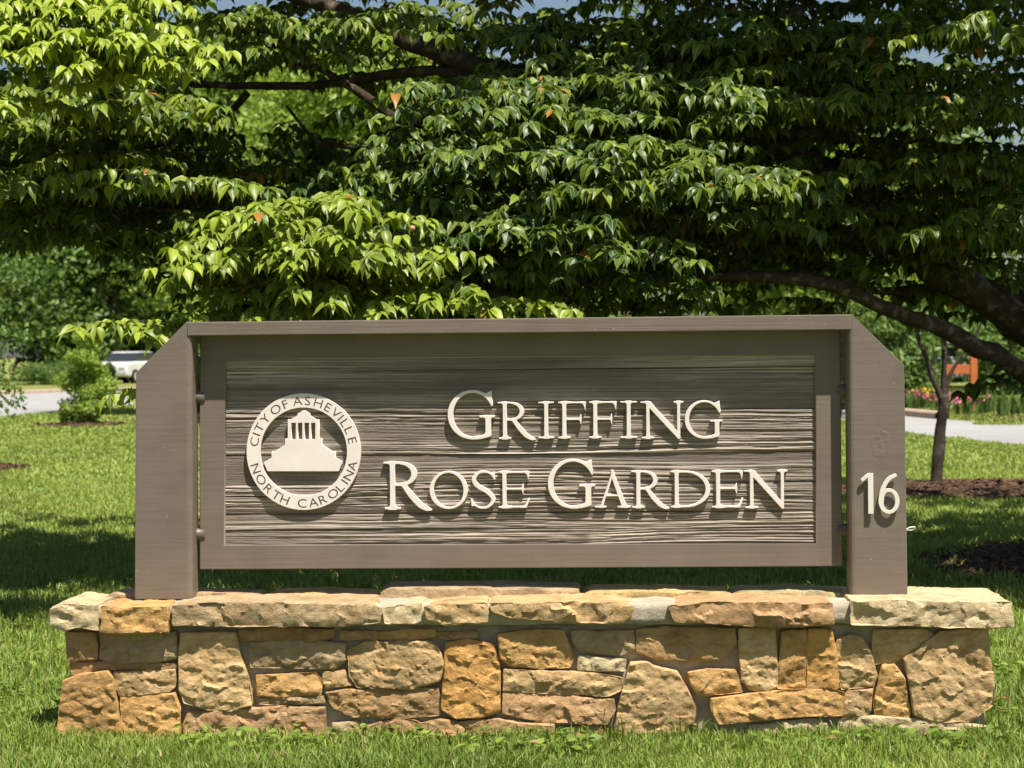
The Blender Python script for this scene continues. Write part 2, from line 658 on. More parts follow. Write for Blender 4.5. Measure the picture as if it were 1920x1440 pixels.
def grow(poly, by):
    """push an outline outwards"""
    P = np.array(poly); c = P.mean(0)
    n = len(P); out = []
    area = sum(P[i][0] * P[(i + 1) % n][1] - P[(i + 1) % n][0] * P[i][1] for i in range(n))
    sg = 1 if area > 0 else -1
    for i in range(n):
        a, b_, c_ = P[i - 1], P[i], P[(i + 1) % n]
        e1 = (b_ - a) / (np.linalg.norm(b_ - a) + 1e-9); e2 = (c_ - b_) / (np.linalg.norm(c_ - b_) + 1e-9)
        nn = np.array([e1[1] + e2[1], -e1[0] - e2[0]]) * sg
        nn = nn / (np.linalg.norm(nn) + 1e-9)
        out.append(b_ + nn * by)
    return out


def rock(poly, d0, d1, seed, bulge=.004, rough=.0058, rnd=.005, step=.0065, ndep=3, amp_side=.003, tilt=(0, 0), facet=.0042):
    """irregular stone: traced outline, chipped arrises, split face made of small planes"""
    Q = resample(poly, step)
    n = len(Q)
    c = Q.mean(0)
    sd = Vector((seed * 3.1, seed * 1.7, seed * 0.9))
    rs = np.random.default_rng(seed)
    lo, hi = Q.min(0), Q.max(0)
    size = hi - lo
    K = int(4 + size[0] * size[1] * 420)
    fp = lo + rs.random((K, 2)) * size
    ft = rs.normal(0, .10, (K, 2)) * np.array([.7, 1.0]); fh = rs.normal(0, facet * .55, K)
    ext = min(size) / 2
    V, Fc = [], []
    an = rs.normal(0, .35) if size[0] > size[1] * 1.3 else rs.normal(.2, .6)
    ca, sa = math.cos(an), math.sin(an)

    def face(p):
        w = mnoise.noise(Vector((p[0] * 16, 3, p[1] * 16)) + sd) * .022
        w2 = mnoise.noise(Vector((p[0] * 16, 9, p[1] * 16)) + sd) * .014
        q = p + np.array([w, w2])
        dd = (((q - fp) * np.array([.75, 1.25])) ** 2).sum(1)
        i, j = np.argsort(dd)[:2]
        hi_ = fh[i] + ft[i] @ (p - fp[i]); hj = fh[j] + ft[j] @ (p - fp[j])
        m = dd[i] / (dd[i] + dd[j] + 1e-9)
        t = max(0.0, (m - .42) / .08) * .5
        h = hi_ * (1 - t) + hj * t
        u_, v_ = p[0] * ca + p[1] * sa, -p[0] * sa + p[1] * ca
        h += mnoise.fractal(Vector((u_ * 24, 0, v_ * 44)) + sd, .75, 2.2, 4) * rough * .62
        h -= abs(mnoise.noise(Vector((u_ * 40, 2, v_ * 85)) + sd)) * rough * .62
        h -= abs(mnoise.noise(Vector((u_ * 95, 6, v_ * 150)) + sd)) * rough * .36
        h += mnoise.noise(Vector((p[0], 1, p[1])) * 5 + sd) * rough * .5
        return h

    def nz(s, d, z, f):
        return mnoise.fractal(Vector((s, d, z)) * f + sd, .9, 2.1, 4)

    for k in range(ndep + 1):
        d = d1 + (d0 + rnd - d1) * k / ndep
        for p in Q:
            dirn = (p - c); ln = np.linalg.norm(dirn) + 1e-6
            pp = p + dirn / ln * (nz(p[0], d, p[1], 14) * amp_side + nz(p[0], d, p[1], 50) * amp_side * .5)
            V.append((pp[0], d + nz(p[0], 7, p[1], 30) * .003 * (k > 0), pp[1]))
    fr = 1 - min(.30, rnd / max(ext, .012))
    levels = [(1 - (1 - fr) * .4, .55), (fr, 1.0)]
    rad = max(ext, .01)

    def front(p, b, g):
        return (p[0], d0 + rnd * (1 - b) - face(p) * b - bulge * g + tilt[0] * (p[0] - c[0]) + tilt[1] * (p[1] - c[1]), p[1])

    for g, b in levels:
        for p in c + (Q - c) * g:
            V.append(front(p, b, 0))
    nr = ndep + 1 + len(levels)
    for r in range(nr - 1):
        for i in range(n):
            j = (i + 1) % n
            Fc.append((r * n + i, r * n + j, (r + 1) * n + j, (r + 1) * n + i))
    ringp = c + (Q - c) * fr
    gx, gy = np.meshgrid(np.arange(lo[0], hi[0], step), np.arange(lo[1], hi[1], step))
    gp = np.stack([gx.ravel(), gy.ravel()], 1) + rs.uniform(-.3, .3, (gx.size, 2)) * step
    dmin = np.sqrt(((gp[:, None] - ringp[None]) ** 2).sum(-1)).min(1)
    keep = in_poly(gp[:, 0], gp[:, 1], ringp) & (dmin > step * .6)
    gp, dmin = gp[keep], dmin[keep]
    res = delaunay_2d_cdt([Vector(p) for p in ringp] + [Vector(p) for p in gp], [], [list(range(n))], 1, 1e-6)
    off = (nr - 1) * n
    idm = []
    for k_, (vv, orig) in enumerate(zip(res[0], res[3])):
        o_ = orig[0] if orig else -1
        if 0 <= o_ < n:
            idm.append(off + o_)
        else:
            g = min(1.0, dmin[o_ - n] / rad) if o_ >= n else 0.0
            V.append(front(np.array(vv), 1.0, 1 - (1 - g) ** 2)); idm.append(len(V) - 1)
    for f in res[2]:
        Fc.append(tuple(idm[i] for i in f))
    Fc.append(tuple(range(n))[::-1])
    me = mesh('stone', V, Fc, True)
    bm = bmesh.new(); bm.from_mesh(me)
    bmesh.ops.recalc_face_normals(bm, faces=bm.faces[:])
    for e in bm.edges:
        if e.is_manifold and e.calc_face_angle() > .55: e.smooth = False
    bm.to_mesh(me); bm.free()
    return me


OCH = (.62, .375, .145); TAN = (.61, .42, .21); BRN = (.48, .305, .145); PAL = (.66, .53, .32); GRY = (.52, .385, .22); ORG = (.61, .345, .115); PINK = (.54, .34, .175)
WALL_OFF = -0.112


def z1(p): return [(60 + x / 3, 1060 + y / 3) for x, y in p]
def z2(p): return [(640 + x / 3, 1060 + y / 3) for x, y in p]
def z3(p): return [(1240 + x / 2.8235, 1060 + y / 2.8235) for x, y in p]


stones = [
    (z1([(190, 380), (350, 385), (362, 480), (355, 525), (200, 540)]), BRN, 0),
    (z1([(385, 385), (800, 380), (815, 470), (815, 520), (700, 540), (450, 545), (385, 525)]), GRY, .004),
    (z1([(215, 553), (400, 550), (815, 555), (810, 575), (600, 578), (420, 580), (225, 612)]), BRN, .008),
    (z1([(175, 655), (280, 622), (420, 600), (445, 640), (500, 960), (400, 990), (140, 970), (165, 740)]), OCH, -.014),
    (z1([(460, 605), (800, 590), (800, 680), (760, 710), (500, 740), (475, 690)]), TAN, 0),
    (z1([(500, 752), (800, 725), (825, 800), (820, 970), (650, 985), (510, 980)]), OCH, -.004),
    (z1([(840, 385), (1140, 380), (1165, 520), (1200, 620), (1225, 740), (1230, 790), (1100, 815), (960, 800), (860, 770), (835, 700), (830, 560)]), TAN, -.010),
    (z1([(1165, 375), (1350, 360), (1690, 365), (1690, 410), (1560, 435), (1400, 420), (1170, 420)]), BRN, .004),
    (z1([(1230, 440), (1600, 430), (1760, 445), (1765, 530), (1700, 580), (1500, 570), (1230, 570)]), GRY, .002),
    (z1([(1260, 625), (1600, 610), (1625, 660), (1620, 725), (1400, 740), (1265, 730)]), OCH, .002),
    (z1([(1640, 600), (1755, 595), (1800, 675), (1650, 690), (1635, 640)]), TAN, .004),
    (z1([(1285, 755), (1640, 742), (1645, 772), (1400, 782), (1280, 778)]), GRY, .006),
    (z1([(880, 832), (1100, 820), (1400, 800), (1640, 805), (1650, 965), (1400, 980), (1100, 980), (860, 975), (850, 900)]), PINK, .002),
    ([(612, 1300), (650, 1295), (700, 1295), (820, 1292), (825, 1313), (823, 1340), (760, 1344), (660, 1342), (625, 1325)], BRN, 0),
    (z1([(1690, 895), (1830, 880), (1835, 985), (1700, 995)]), GRY, .006),
    (z2([(0, 372), (198, 376), (195, 420), (0, 415)]), BRN, .006),
    (z2([(205, 380), (430, 368), (520, 370), (525, 400), (380, 415), (205, 412)]), OCH, .006),
    (z2([(540, 385), (760, 375), (770, 405), (650, 418), (540, 405)]), BRN, .008),
    (z2([(40, 480), (130, 440), (500, 435), (545, 470), (570, 560), (545, 650), (450, 672), (370, 690), (90, 680), (50, 620)]), TAN, -.008),
    (z2([(590, 440), (700, 425), (850, 455), (880, 560), (888, 700), (888, 820), (780, 855), (640, 860), (567, 800), (573, 700), (588, 580)]), ORG, -.008),
    (z2([(880, 390), (1060, 372), (1240, 372), (1270, 440), (1300, 520), (1280, 570), (1100, 575), (960, 565), (900, 520)]), OCH, -.006),
    (z2([(1300, 375), (1640, 370), (1645, 470), (1560, 502), (1340, 480), (1310, 430)]), GRY, .004),
    (z2([(1335, 512), (1595, 537), (1590, 590), (1450, 592), (1330, 588)]), PAL, .002),
    (z2([(915, 590), (1100, 600), (1400, 610), (1575, 640), (1570, 700), (1500, 730), (1300, 720), (915, 703)]), TAN, -.004),
    (z2([(915, 722), (1200, 727), (1400, 755), (1530, 757), (1535, 810), (1490, 890), (1300, 885), (1150, 880), (1000, 850), (910, 830)]), PINK, -.002),
    (z2([(100, 925), (225, 880), (240, 990), (110, 1010)]), PINK, .006),
    (z2([(235, 895), (320, 868), (420, 882), (440, 900), (560, 872), (645, 885), (695, 935), (715, 1010), (500, 1030), (260, 1020)]), BRN, -.004),
    (z2([(665, 885), (880, 872), (1000, 895), (1195, 900), (1180, 1010), (900, 1030), (740, 1020), (705, 935)]), PINK, -.006),
    (z2([(1215, 920), (1440, 905), (1500, 920), (1490, 1010), (1210, 1010)]), BRN, .012),
    ([(1183, 1246), (1215, 1244), (1225, 1252), (1268, 1262), (1290, 1300), (1304, 1330), (1295, 1380), (1250, 1402), (1180, 1400), (1152, 1385), (1160, 1330), (1172, 1285)], TAN, -.014),
    ([(1195, 1182), (1250, 1178), (1375, 1180), (1380, 1205), (1355, 1235), (1290, 1238), (1230, 1234), (1195, 1222)], BRN, .002),
    (z3([(145, 572), (250, 557), (388, 562), (418, 640), (430, 668), (300, 680), (200, 690), (165, 640)]), OCH, -.004),
    (z3([(415, 340), (600, 335), (605, 500), (610, 648), (560, 668), (470, 650), (430, 610), (418, 480)]), TAN, -.002),
    (z3([(640, 355), (765, 340), (768, 500), (765, 655), (622, 648), (618, 580), (640, 460)]), OCH, -.002),
    (z3([(778, 340), (900, 345), (922, 470), (940, 648), (850, 658), (778, 655)]), ORG, -.006),
    (z3([(935, 400), (1000, 372), (1060, 385), (1110, 470), (1138, 590), (1118, 638), (960, 652), (948, 590), (925, 480)]), TAN, -.002),
    (z3([(1125, 350), (1400, 342), (1440, 368), (1290, 478), (1230, 508), (1130, 518), (1120, 440)]), TAN, .002),
    (z3([(1480, 355), (1725, 340), (1735, 500), (1755, 560), (1750, 740), (1640, 820), (1450, 825), (1342, 790), (1322, 640), (1290, 500)]), TAN, -.012),
    (z3([(1175, 535), (1232, 528), (1285, 600), (1316, 790), (1300, 812), (1140, 790), (1132, 740), (1150, 640)]), OCH, -.004),
    (z3([(265, 712), (400, 697), (600, 672), (900, 658), (968, 682), (955, 790), (700, 800), (500, 820), (300, 838), (275, 790)]), OCH, -.010),
    (z3([(985, 672), (1115, 660), (1105, 760), (1080, 798), (965, 798), (972, 720)]), TAN, 0),
    (z3([(640, 832), (820, 817), (880, 842), (870, 905), (640, 905)]), PAL, .002),
    (z3([(950, 820), (1130, 805), (1350, 822), (1600, 835), (1720, 855), (1600, 900), (1350, 895), (960, 890)]), PAL, -.004),
    (z3([(470, 850), (620, 838), (625, 905), (480, 905)]), PAL, .006),
]
for i, (poly, colr, off) in enumerate(stones):
    d0 = WALL_OFF + off
    pts = [S(x, y, d0) for x, y in poly]
    pts = [(a, max(-.05, b)) for a, b in grow(pts, .006)]
    end = i in (0, 3) or i == 37
    me = rock(pts, d0, d0 + (.34 if end else .075), 11 + i,
              tilt=(random.uniform(-.05, .05), random.uniform(-.06, .03)))
    o = link('stone', me, M['stone'], base)
    v = random.uniform(.88, 1.12)
    o.color = (colr[0] * v, colr[1] * v, colr[2] * v, 1)

CAP_OFF = -0.150
caps = [
    ([(91, 1140), (120, 1131), (183, 1133), (186, 1182), (140, 1178), (120, 1184), (91, 1176)], PAL, (-.0, .31)),
    ([(189, 1137), (315, 1135), (318, 1187), (186, 1189)], OCH, (-.012, .22)),
    ([(322, 1134), (420, 1128), (640, 1131), (700, 1135), (715, 1140), (713, 1168), (640, 1176), (500, 1176), (325, 1174)], GRY, (-.004, .22)),
    ([(719, 1138), (790, 1132), (792, 1165), (780, 1172), (720, 1170)], PAL, (.004, .20)),
    ([(796, 1137), (850, 1131), (912, 1130), (915, 1166), (830, 1173), (800, 1160)], TAN, (-.002, .22)),
    ([(918, 1131), (1040, 1128), (1150, 1129), (1190, 1135), (1186, 1152), (1170, 1170), (1090, 1168), (960, 1160), (920, 1147)], TAN, (-.006, .24)),
    ([(1250, 1136), (1300, 1129), (1450, 1126), (1500, 1132), (1560, 1130), (1567, 1172), (1500, 1176), (1400, 1174), (1265, 1168)], PINK, (-.006, .22)),
    ([(1596, 1126), (1700, 1124), (1895, 1129), (1904, 1176), (1860, 1180), (1700, 1175), (1596, 1172)], PAL, (-.004, .40)),
]
for i, (poly, colr, (off, dep)) in enumerate(caps):
    d0 = CAP_OFF + off
    pts = [S(x, y, d0) for x, y in poly]
    me = rock(pts, d0, d0 + dep, 71 + i, bulge=.001, rough=.006, rnd=.004, step=.010, ndep=12, amp_side=.007, facet=.005)
    o = link('capstone', me, M['stone'], base)
    v = random.uniform(.95, 1.1)
    o.color = (colr[0] * v, colr[1] * v, colr[2] * v, 1)
# back row of capstones (their tops show behind the posts)
zc = S(960, 1118, 0)[1]
back = [(-1.40, -.87, .012, -.05), (-.86, -.47, .004, 0), (-.46, .215, .024, .01), (.225, .72, .010, .0), (.73, 1.14, .006, .01)]
for i, (a, b, dz, dd) in enumerate(back):
    pts = [(a, zc - .075), (b, zc - .075), (b + .004, zc + dz - .01), ((a + b) / 2, zc + dz), (a + .03, zc + dz - .003), (a, zc + dz - .014)]
    me = rock(pts, .066, .275 + dd, 91 + i, bulge=.003, rough=.004, rnd=.006, step=.016, ndep=9, amp_side=.008)
    o = link('capstone', me, M['stone'], base)
    o.color = (*[x * random.uniform(.85, 1.0) for x in (TAN if i % 2 else GRY)], 1)


def lumpy_box(name, x0, x1, y0, y1, z0, z1, amp, step=.02, seed=0):
    bm = bmesh.new()
    nx, ny, nz = max(1, int((x1 - x0) / step)), max(1, int((y1 - y0) / step)), max(1, int((z1 - z0) / step))
    idx = {}

    def vert(i, j, k):
        if (i, j, k) not in idx:
            p = Vector((x0 + (x1 - x0) * i / nx, y0 + (y1 - y0) * j / ny, z0 + (z1 - z0) * k / nz))
            q = p * 17 + Vector((seed, 0, 0))
            p += Vector((mnoise.noise(q), mnoise.noise(q + Vector((9, 1, 2))), mnoise.noise(q + Vector((2, 8, 5))))) * amp
            idx[(i, j, k)] = bm.verts.new(p)
        return idx[(i, j, k)]
    for i in range(nx):
        for k in range(nz):
            for j in (0, ny):
                bm.faces.new([vert(i, j, k), vert(i + 1, j, k), vert(i + 1, j, k + 1), vert(i, j, k + 1)])
        for j in range(ny):
            for k in (0, nz):
                bm.faces.new([vert(i, j, k), vert(i + 1, j, k), vert(i + 1, j + 1, k), vert(i, j + 1, k)])
    for j in range(ny):
        for k in range(nz):
            for i in (0, nx):
                bm.faces.new([vert(i, j, k), vert(i, j + 1, k), vert(i, j + 1, k + 1), vert(i, j, k + 1)])
    bmesh.ops.recalc_face_normals(bm, faces=bm.faces[:])
    me = bpy.data.meshes.new(name); bm.to_mesh(me); bm.free()
    me.polygons.foreach_set('use_smooth', [True] * len(me.polygons))
    return me


sL, sR = S(132, 1250, -.09)[0], S(1846, 1250, -.09)[0]
zb = S(960, 1170, -.1)[1]
link('mortar', lumpy_box('mortar', sL, sR, WALL_OFF + .030, .24, -.06, zb, .006), M['mortar'], base)
sL2, sR2 = S(120, 1150, -.14)[0], S(1880, 1150, -.14)[0]
link('mortar', lumpy_box('mortar_bed', sL2, sR2, CAP_OFF + .020, .22, zb + .002, zc - .012, .006, seed=5), M['mortar'], base)

# ------------------------------------------------------------------ the sign
sign = empty('garden_sign', tuple(O), EMPTY_ROT)
tag(sign, 'taupe wooden entrance sign with carved cream lettering between two chamfered posts', 'sign')

POST_D = .105
lp = [S(252.6, 1124), S(361, 1124), S(359.5, 603.3), S(350, 603), S(254.7, 699)]
rp = [S(1594, 1122), S(1702, 1122), S(1695.5, 685), S(1598, 590), S(1590, 590.3)]


def post(poly, inner):
    bm = bmesh.new()
    a = [bm.verts.new((p[0], 0, p[1])) for p in poly]
    b = [bm.verts.new((p[0], POST_D, p[1])) for p in poly]
    bm.faces.new(a); bm.faces.new(b[::-1])
    n = len(poly)
    for i in range(n):
        bm.faces.new((a[(i + 1) % n], a[i], b[i], b[(i + 1) % n]))
    bmesh.ops.recalc_face_normals(bm, faces=bm.faces[:])
    bm.edges.ensure_lookup_table()
    bm.verts.ensure_lookup_table()
    i0, i1 = inner
    e_in = [e for e in bm.edges if set(e.verts) == {bm.verts[i0], bm.verts[i1]}]
    bmesh.ops.bevel(bm, geom=e_in, offset=.017, segments=3, affect='EDGES', profile=.5)
    es = [e for e in bm.edges if e.is_manifold and e.calc_face_angle() > .6]
    bmesh.ops.bevel(bm, geom=es, offset=.003, segments=2, affect='EDGES', profile=.6)
    me = bpy.data.meshes.new('post'); bm.to_mesh(me); bm.free()
    return me


kn = S(1650, 832)
M['post_knot'] = paint_mat('painted_post_wood_knot', (5, 30, 95), (kn[0], 0, kn[1]), ss=.36)
post_l = link('post', post(lp, (1, 2)), M['post'], sign)
post_r = link('post', post(rp, (0, 4)), M['post_knot'], sign)
post_r['label'] = 'post with the number 16'
rail = [S(351, 604, -.003), S(351, 629.5, -.003), S(1597, 618, -.003), S(1597, 589.5, -.003)]
link('top_rail', prism_mesh('top_rail', rail, -.003, POST_D + .018, .003), M['rail'], sign)

PF = .078      # panel face behind the post fronts
PT = .042
fo = [S(375, 612, PF), S(374, 1068, PF), S(1580, 1062, PF), S(1575, 600, PF)]
fi = [S(423, 675, PF), S(421, 1022, PF), S(1531, 1019, PF), S(1528.5, 666, PF)]
k = ['TL', 'BL', 'BR', 'TR']
FRAME = (fo, fi)

# carved boards: real relief, horizontal grain
REC = PF + .013
s0 = min(fi[0][0], fi[1][0]) - .004
s1 = max(fi[2][0], fi[3][0]) + .004
tops = [660, 692, 770, 851, 906, 962, 992, 1026]
zs = [S(960, y, REC)[1] for y in tops]


def board(zt, zbm, seed, deep, off):
    nx = 460
    nz = max(6, int((zt - zbm) / .0013))
    s = np.linspace(s0, s1, nx)
    z = np.linspace(zt - .0006, zbm + .0006, nz)
    Sx, Z = np.meshgrid(s, z)
    u = np.linspace(0, 1, nz)[:, None] * np.ones((1, nx))
    # long grain: a sum of stretched noises, warped by slow waves (cathedral figure)
    warp = .022 * (vnoise(Sx * 1.3 + seed, Z * 6 + seed, seed) - .5) + .006 * (vnoise(Sx * 4 + 3, Z * 20, seed + 1) - .5)
    zz = Z + warp * (.5 + deep * 60)
    rings = vnoise(Sx * 1.1 + seed, zz * 230 + seed * 3.3, seed + 2)
    ringf = vnoise(Sx * 2.2 + seed, zz * 480 + seed * 1.3, seed + 3)
    cut = vnoise(Sx * 1.0, zz * 45 + seed, seed + 4)
    chip = vnoise(Sx * 14, zz * 330 + seed, seed + 9)
    rough = vnoise(Sx * 70, Z * 300, seed + 5)
    h = .30 * rings + .36 * ringf + .12 * cut + .22 * chip
    h = np.clip((h - .3) / .38, 0, 1)
    fade = np.clip(vnoise(Sx * .9 + 7, Z * 14 + 2, seed + 6) * 1.5 - .15, .12, 1)
    relief = h * fade + .07 * rough
    d = REC + off + deep * (1 - relief)
    edge = np.clip(np.minimum(u, 1 - u) * (zt - zbm) / .004, 0, 1)
    wear = vnoise(Sx * 2.0, Z * 0 + seed, seed + 8)
    d = d + (1 - edge) * .006 * np.clip(wear * 2.2 - .5, 0, 1)
    V = np.stack([Sx.ravel(), d.ravel(), Z.ravel()], 1)
    i = np.arange(nx * nz).reshape(nz, nx)
    Fa = np.stack([i[:-1, :-1].ravel(), i[1:, :-1].ravel(), i[1:, 1:].ravel(), i[:-1, 1:].ravel()], 1)
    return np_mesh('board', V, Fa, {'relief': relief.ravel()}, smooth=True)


specs = [(.001, -.004), (.005, -.001), (.0085, -.003), (.0065, -.002), (.0075, -.003), (.005, -.001), (.0065, -.002)]
for i in range(7):
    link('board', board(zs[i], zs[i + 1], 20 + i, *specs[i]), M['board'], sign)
link('backing_board', box_mesh('backing_board', s0 + .006, s1 - .006, REC + .012, PF + PT - .004, zs[-1] - .0, zs[0]), M['frame_h'], sign)

for (xa, xb, ya, yb) in ((352, 385, 733, 756), (352, 385, 990, 1012.5), (1570, 1602, 720, 743), (1570, 1602, 982, 1005)):
    d = .090
    a, b = S(xa, (ya + yb) / 2, d), S(xb, (ya + yb) / 2, d)
    r = (S(xa, ya, d)[1] - S(xa, yb, d)[1]) / 2
    V, Fc = tube([(a[0], d, a[1]), ((a[0] + b[0]) / 2, d, (a[1] + b[1]) / 2), (b[0], d, b[1])], [r] * 3, 20)
    link('connecting_pipe', mesh('connecting_pipe', V, Fc, True), M['pipe'], sign)


# ---- lettering: outlines from unions of strokes, contoured and extruded
def sbox(P, x0, x1, y0, y1):
    q = np.abs(P - np.array([(x0 + x1) / 2, (y0 + y1) / 2])) - np.array([(x1 - x0) / 2, (y1 - y0) / 2])
    return np.linalg.norm(np.maximum(q, 0), axis=-1) + np.minimum(q.max(-1), 0)


def sseg(P, a, b, ra, rb):
    a, b = np.array(a), np.array(b)
    d = b - a
    t = np.clip(((P - a) @ d) / (d @ d), 0, 1)
    return np.linalg.norm(P - a - t[..., None] * d, axis=-1) - (ra + (rb - ra) * t)


def spoly(P, pts):
    pts = [np.array(p, float) for p in pts]
    d = np.full(P.shape[:-1], 1e9); sg = np.ones(P.shape[:-1])
    j = len(pts) - 1
    for i in range(len(pts)):
        e = pts[j] - pts[i]; w = P - pts[i]
        b = w - e * np.clip((w @ e) / (e @ e), 0, 1)[..., None]
        d = np.minimum(d, (b ** 2).sum(-1))
        c1 = P[..., 1] >= pts[i][1]; c2 = P[..., 1] < pts[j][1]; c3 = e[0] * w[..., 1] > e[1] * w[..., 0]
        sg = np.where((c1 & c2 & c3) | (~c1 & ~c2 & ~c3), -sg, sg)
        j = i
    return sg * np.sqrt(d)


def sell(P, cx, cy, rx, ry, rot=0.0):
    q = P - np.array([cx, cy])
    c, s = math.cos(rot), math.sin(rot)
    x = q[..., 0] * c + q[..., 1] * s; y = -q[..., 0] * s + q[..., 1] * c
    k0 = np.sqrt((x / rx) ** 2 + (y / ry) ** 2); k1 = np.sqrt((x / rx ** 2) ** 2 + (y / ry ** 2) ** 2) + 1e-9
    return k0 * (k0 - 1) / k1


def sm(a, b, k=.05):
    h = np.clip(.5 + .5 * (b - a) / k, 0, 1)
    return b + (a - b) * h - k * h * (1 - h)


def stroke(P, pts, rad, n=28):
    sp = spline([(*p, 0) for p in pts], n)
    rr = np.interp(np.linspace(0, 1, n), np.linspace(0, 1, len(rad)), rad)
    d = None
    for i in range(n - 1):
        s_ = sseg(P, sp[i][:2], sp[i + 1][:2], rr[i], rr[i + 1])
        d = s_ if d is None else np.minimum(d, s_)
    return d


ST, TH, SH = .052, .022, .020   # half stem, half hairline, half serif height


def stem(P, x, y0=0, y1=1, r=ST, lo=True, hi=True, sw=.10):
    d = sbox(P, x - r, x + r, y0, y1)
    if lo: d = sm(d, sbox(P, x - r - sw, x + r + sw, y0, y0 + 2 * SH), .07)
    if hi: d = sm(d, sbox(P, x - r - sw, x + r + sw, y1 - 2 * SH, y1), .07)
    return d


def gl(ch, P, w):
    if ch == 'I':
        return stem(P, w / 2, sw=w / 2 - ST)
    if ch in 'FE':
        x = .17
        d = stem(P, x, sw=.105)
        d = sm(d, sbox(P, x, w - .05, 1 - 2 * TH, 1), .04)
        d = sm(d, spoly(P, [(w - .15, 1), (w - .005, 1), (w - .02, .77), (w - .045, .77), (w - .07, .9)]), .03)
        xm = w - (.13 if ch == 'F' else .16)
        d = sm(d, sbox(P, x, xm, .52 - TH, .52 + TH), .04)
        d = sm(d, spoly(P, [(xm - .06, .52), (xm - .02, .66), (xm, .66), (xm, .37), (xm - .02, .37)]), .03)
        if ch == 'E':
            d = sm(d, sbox(P, x, w - .08, 0, 2 * TH + .005), .05)
            d = sm(d, spoly(P, [(w - .22, 0), (w - .08, 0), (w, .26), (w - .03, .27), (w - .1, .11)]), .03)
        return d
    if ch == 'N':
        d = stem(P, .19, r=.044, hi=False, sw=.12)
        d = sm(d, sbox(P, 0, .2, 1 - 2 * SH, 1), .06)
        d = np.minimum(d, spoly(P, [(.1, 1), (.27, 1), (w - .10, .0), (w - .165, -.0), (w - .19, .06)]))
        d = np.minimum(d, spoly(P, [(.14, 1.0), (.25, 1.0), (w - .1, .12), (w - .1, -.02), (w - .15, -.02), (.2, .86)]))
        d2 = stem(P, w - .13, r=.04, y0=-.01, lo=False, sw=.09)
        return np.minimum(d, d2)
    if ch == 'R':
        x = .18
        d = stem(P, x, hi=False, sw=.105)
        d = sm(d, sbox(P, .0, x + .05, 1 - 2 * SH, 1), .06)
        outer = sell(P, .34, .745, .335, .255); inner = sell(P, .32, .745, .235, .20)
        bowl = np.maximum(outer, -inner)
        top = np.maximum(sbox(P, x, .345, .955, 1.0), -1); bot = sbox(P, x, .36, .49, .535)
        bowl = np.maximum(bowl, .33 - P[..., 0])
        d = sm(d, np.minimum(np.minimum(bowl, top), bot), .02)
        leg = stroke(P, [(.40, .52), (.55, .30), (.72, .10), (.86, .01), (w - .02, -.015)], [.05, .062, .062, .05, .018])
        return sm(d, leg, .03)
    if ch == 'O':
        return np.maximum(sell(P, w / 2, .5, w / 2, .51), -sell(P, w / 2, .5, w / 2 - .115, .455, .10))
    if ch == 'D':
        x = .17
        d = stem(P, x, sw=.10)
        bowl = np.maximum(sell(P, .40, .5, w - .40, .5), -sell(P, .38, .5, w - .40 - .105, .45))
        bowl = np.maximum(bowl, .39 - P[..., 0])
        d = sm(d, bowl, .01)
        d = np.minimum(d, sbox(P, x, .41, .948, 1)); d = np.minimum(d, sbox(P, x, .41, 0, .052))
        return d
    if ch == 'S':
        d = stroke(P, [(w - .09, .90), (w * .62, .985), (w * .32, .965), (.085, .79), (w * .28, .60), (w * .66, .44), (w - .075, .23), (w * .68, .03), (w * .36, .0), (.07, .10)],
                   [.02, .026, .038, .056, .062, .062, .056, .036, .024, .02], 44)
        d = sm(d, spoly(P, [(w - .14, .93), (w - .045, 1.0), (w - .025, .77), (w - .06, .77)]), .03)
        return sm(d, spoly(P, [(.0, .24), (.035, .25), (.11, .06), (.02, .03)]), .03)
    if ch == 'G':
        c = np.maximum(sell(P, .5, .5, .5, .51), -sell(P, .515, .5, .40, .455, .06))
        wedge = spoly(P, [(.50, .52), (w + .5, .9), (w + .5, .05), (.62, .05), (.62, .3)])
        c = np.maximum(c, -wedge)
        c = np.maximum(c, P[..., 0] - (w - .04))
        d = sm(c, spoly(P, [(w - .22, .92), (w - .09, .99), (w - .07, .99), (w - .055, .76), (w - .085, .76), (w - .13, .86)]), .03)
        sx = w - .14
        d = sm(d, sbox(P, sx - .058, sx + .058, .06, .47), .05)
        d = sm(d, sbox(P, w - .32, w, .44, .485), .05)
        return sm(d, stroke(P, [(.5, .015), (.66, .03), (sx, .085)], [.025, .035, .05], 10), .03)
    if ch == 'A':
        ap = w * .5
        d = spoly(P, [(.13, .0), (.195, .0), (ap + .01, .86), (ap - .01, .99)])
        d = np.minimum(d, spoly(P, [(ap - .03, 1.01), (ap + .01, 1.01), (w - .08, 0), (w - .22, 0), (ap - .04, .85)]))
        d = sm(d, sbox(P, .26, w - .28, .30, .30 + 2 * TH), .02)
        d = sm(d, sbox(P, .0, .30, 0, 2 * SH), .05)
        return sm(d, sbox(P, w - .34, w, 0, 2 * SH), .05)
    if ch == '1':
        d = sbox(P, w - .13, w, 0, 1)
        return np.minimum(d, spoly(P, [(0, .855), (w - .13, 1.0), (w - .02, 1.0), (w - .13, .89), (.05, .785)]))
    if ch == '6':
        r = .30
        loop = np.maximum(sell(P, w / 2, .31, w / 2, .32), -sell(P, w / 2 + .005, .31, w / 2 - .115, .235))
        arc = stroke(P, [(w * .80, .955), (w * .48, .86), (w * .20, .60), (.07, .30)], [.045, .05, .056, .058], 24)
        return sm(loop, arc, .03)


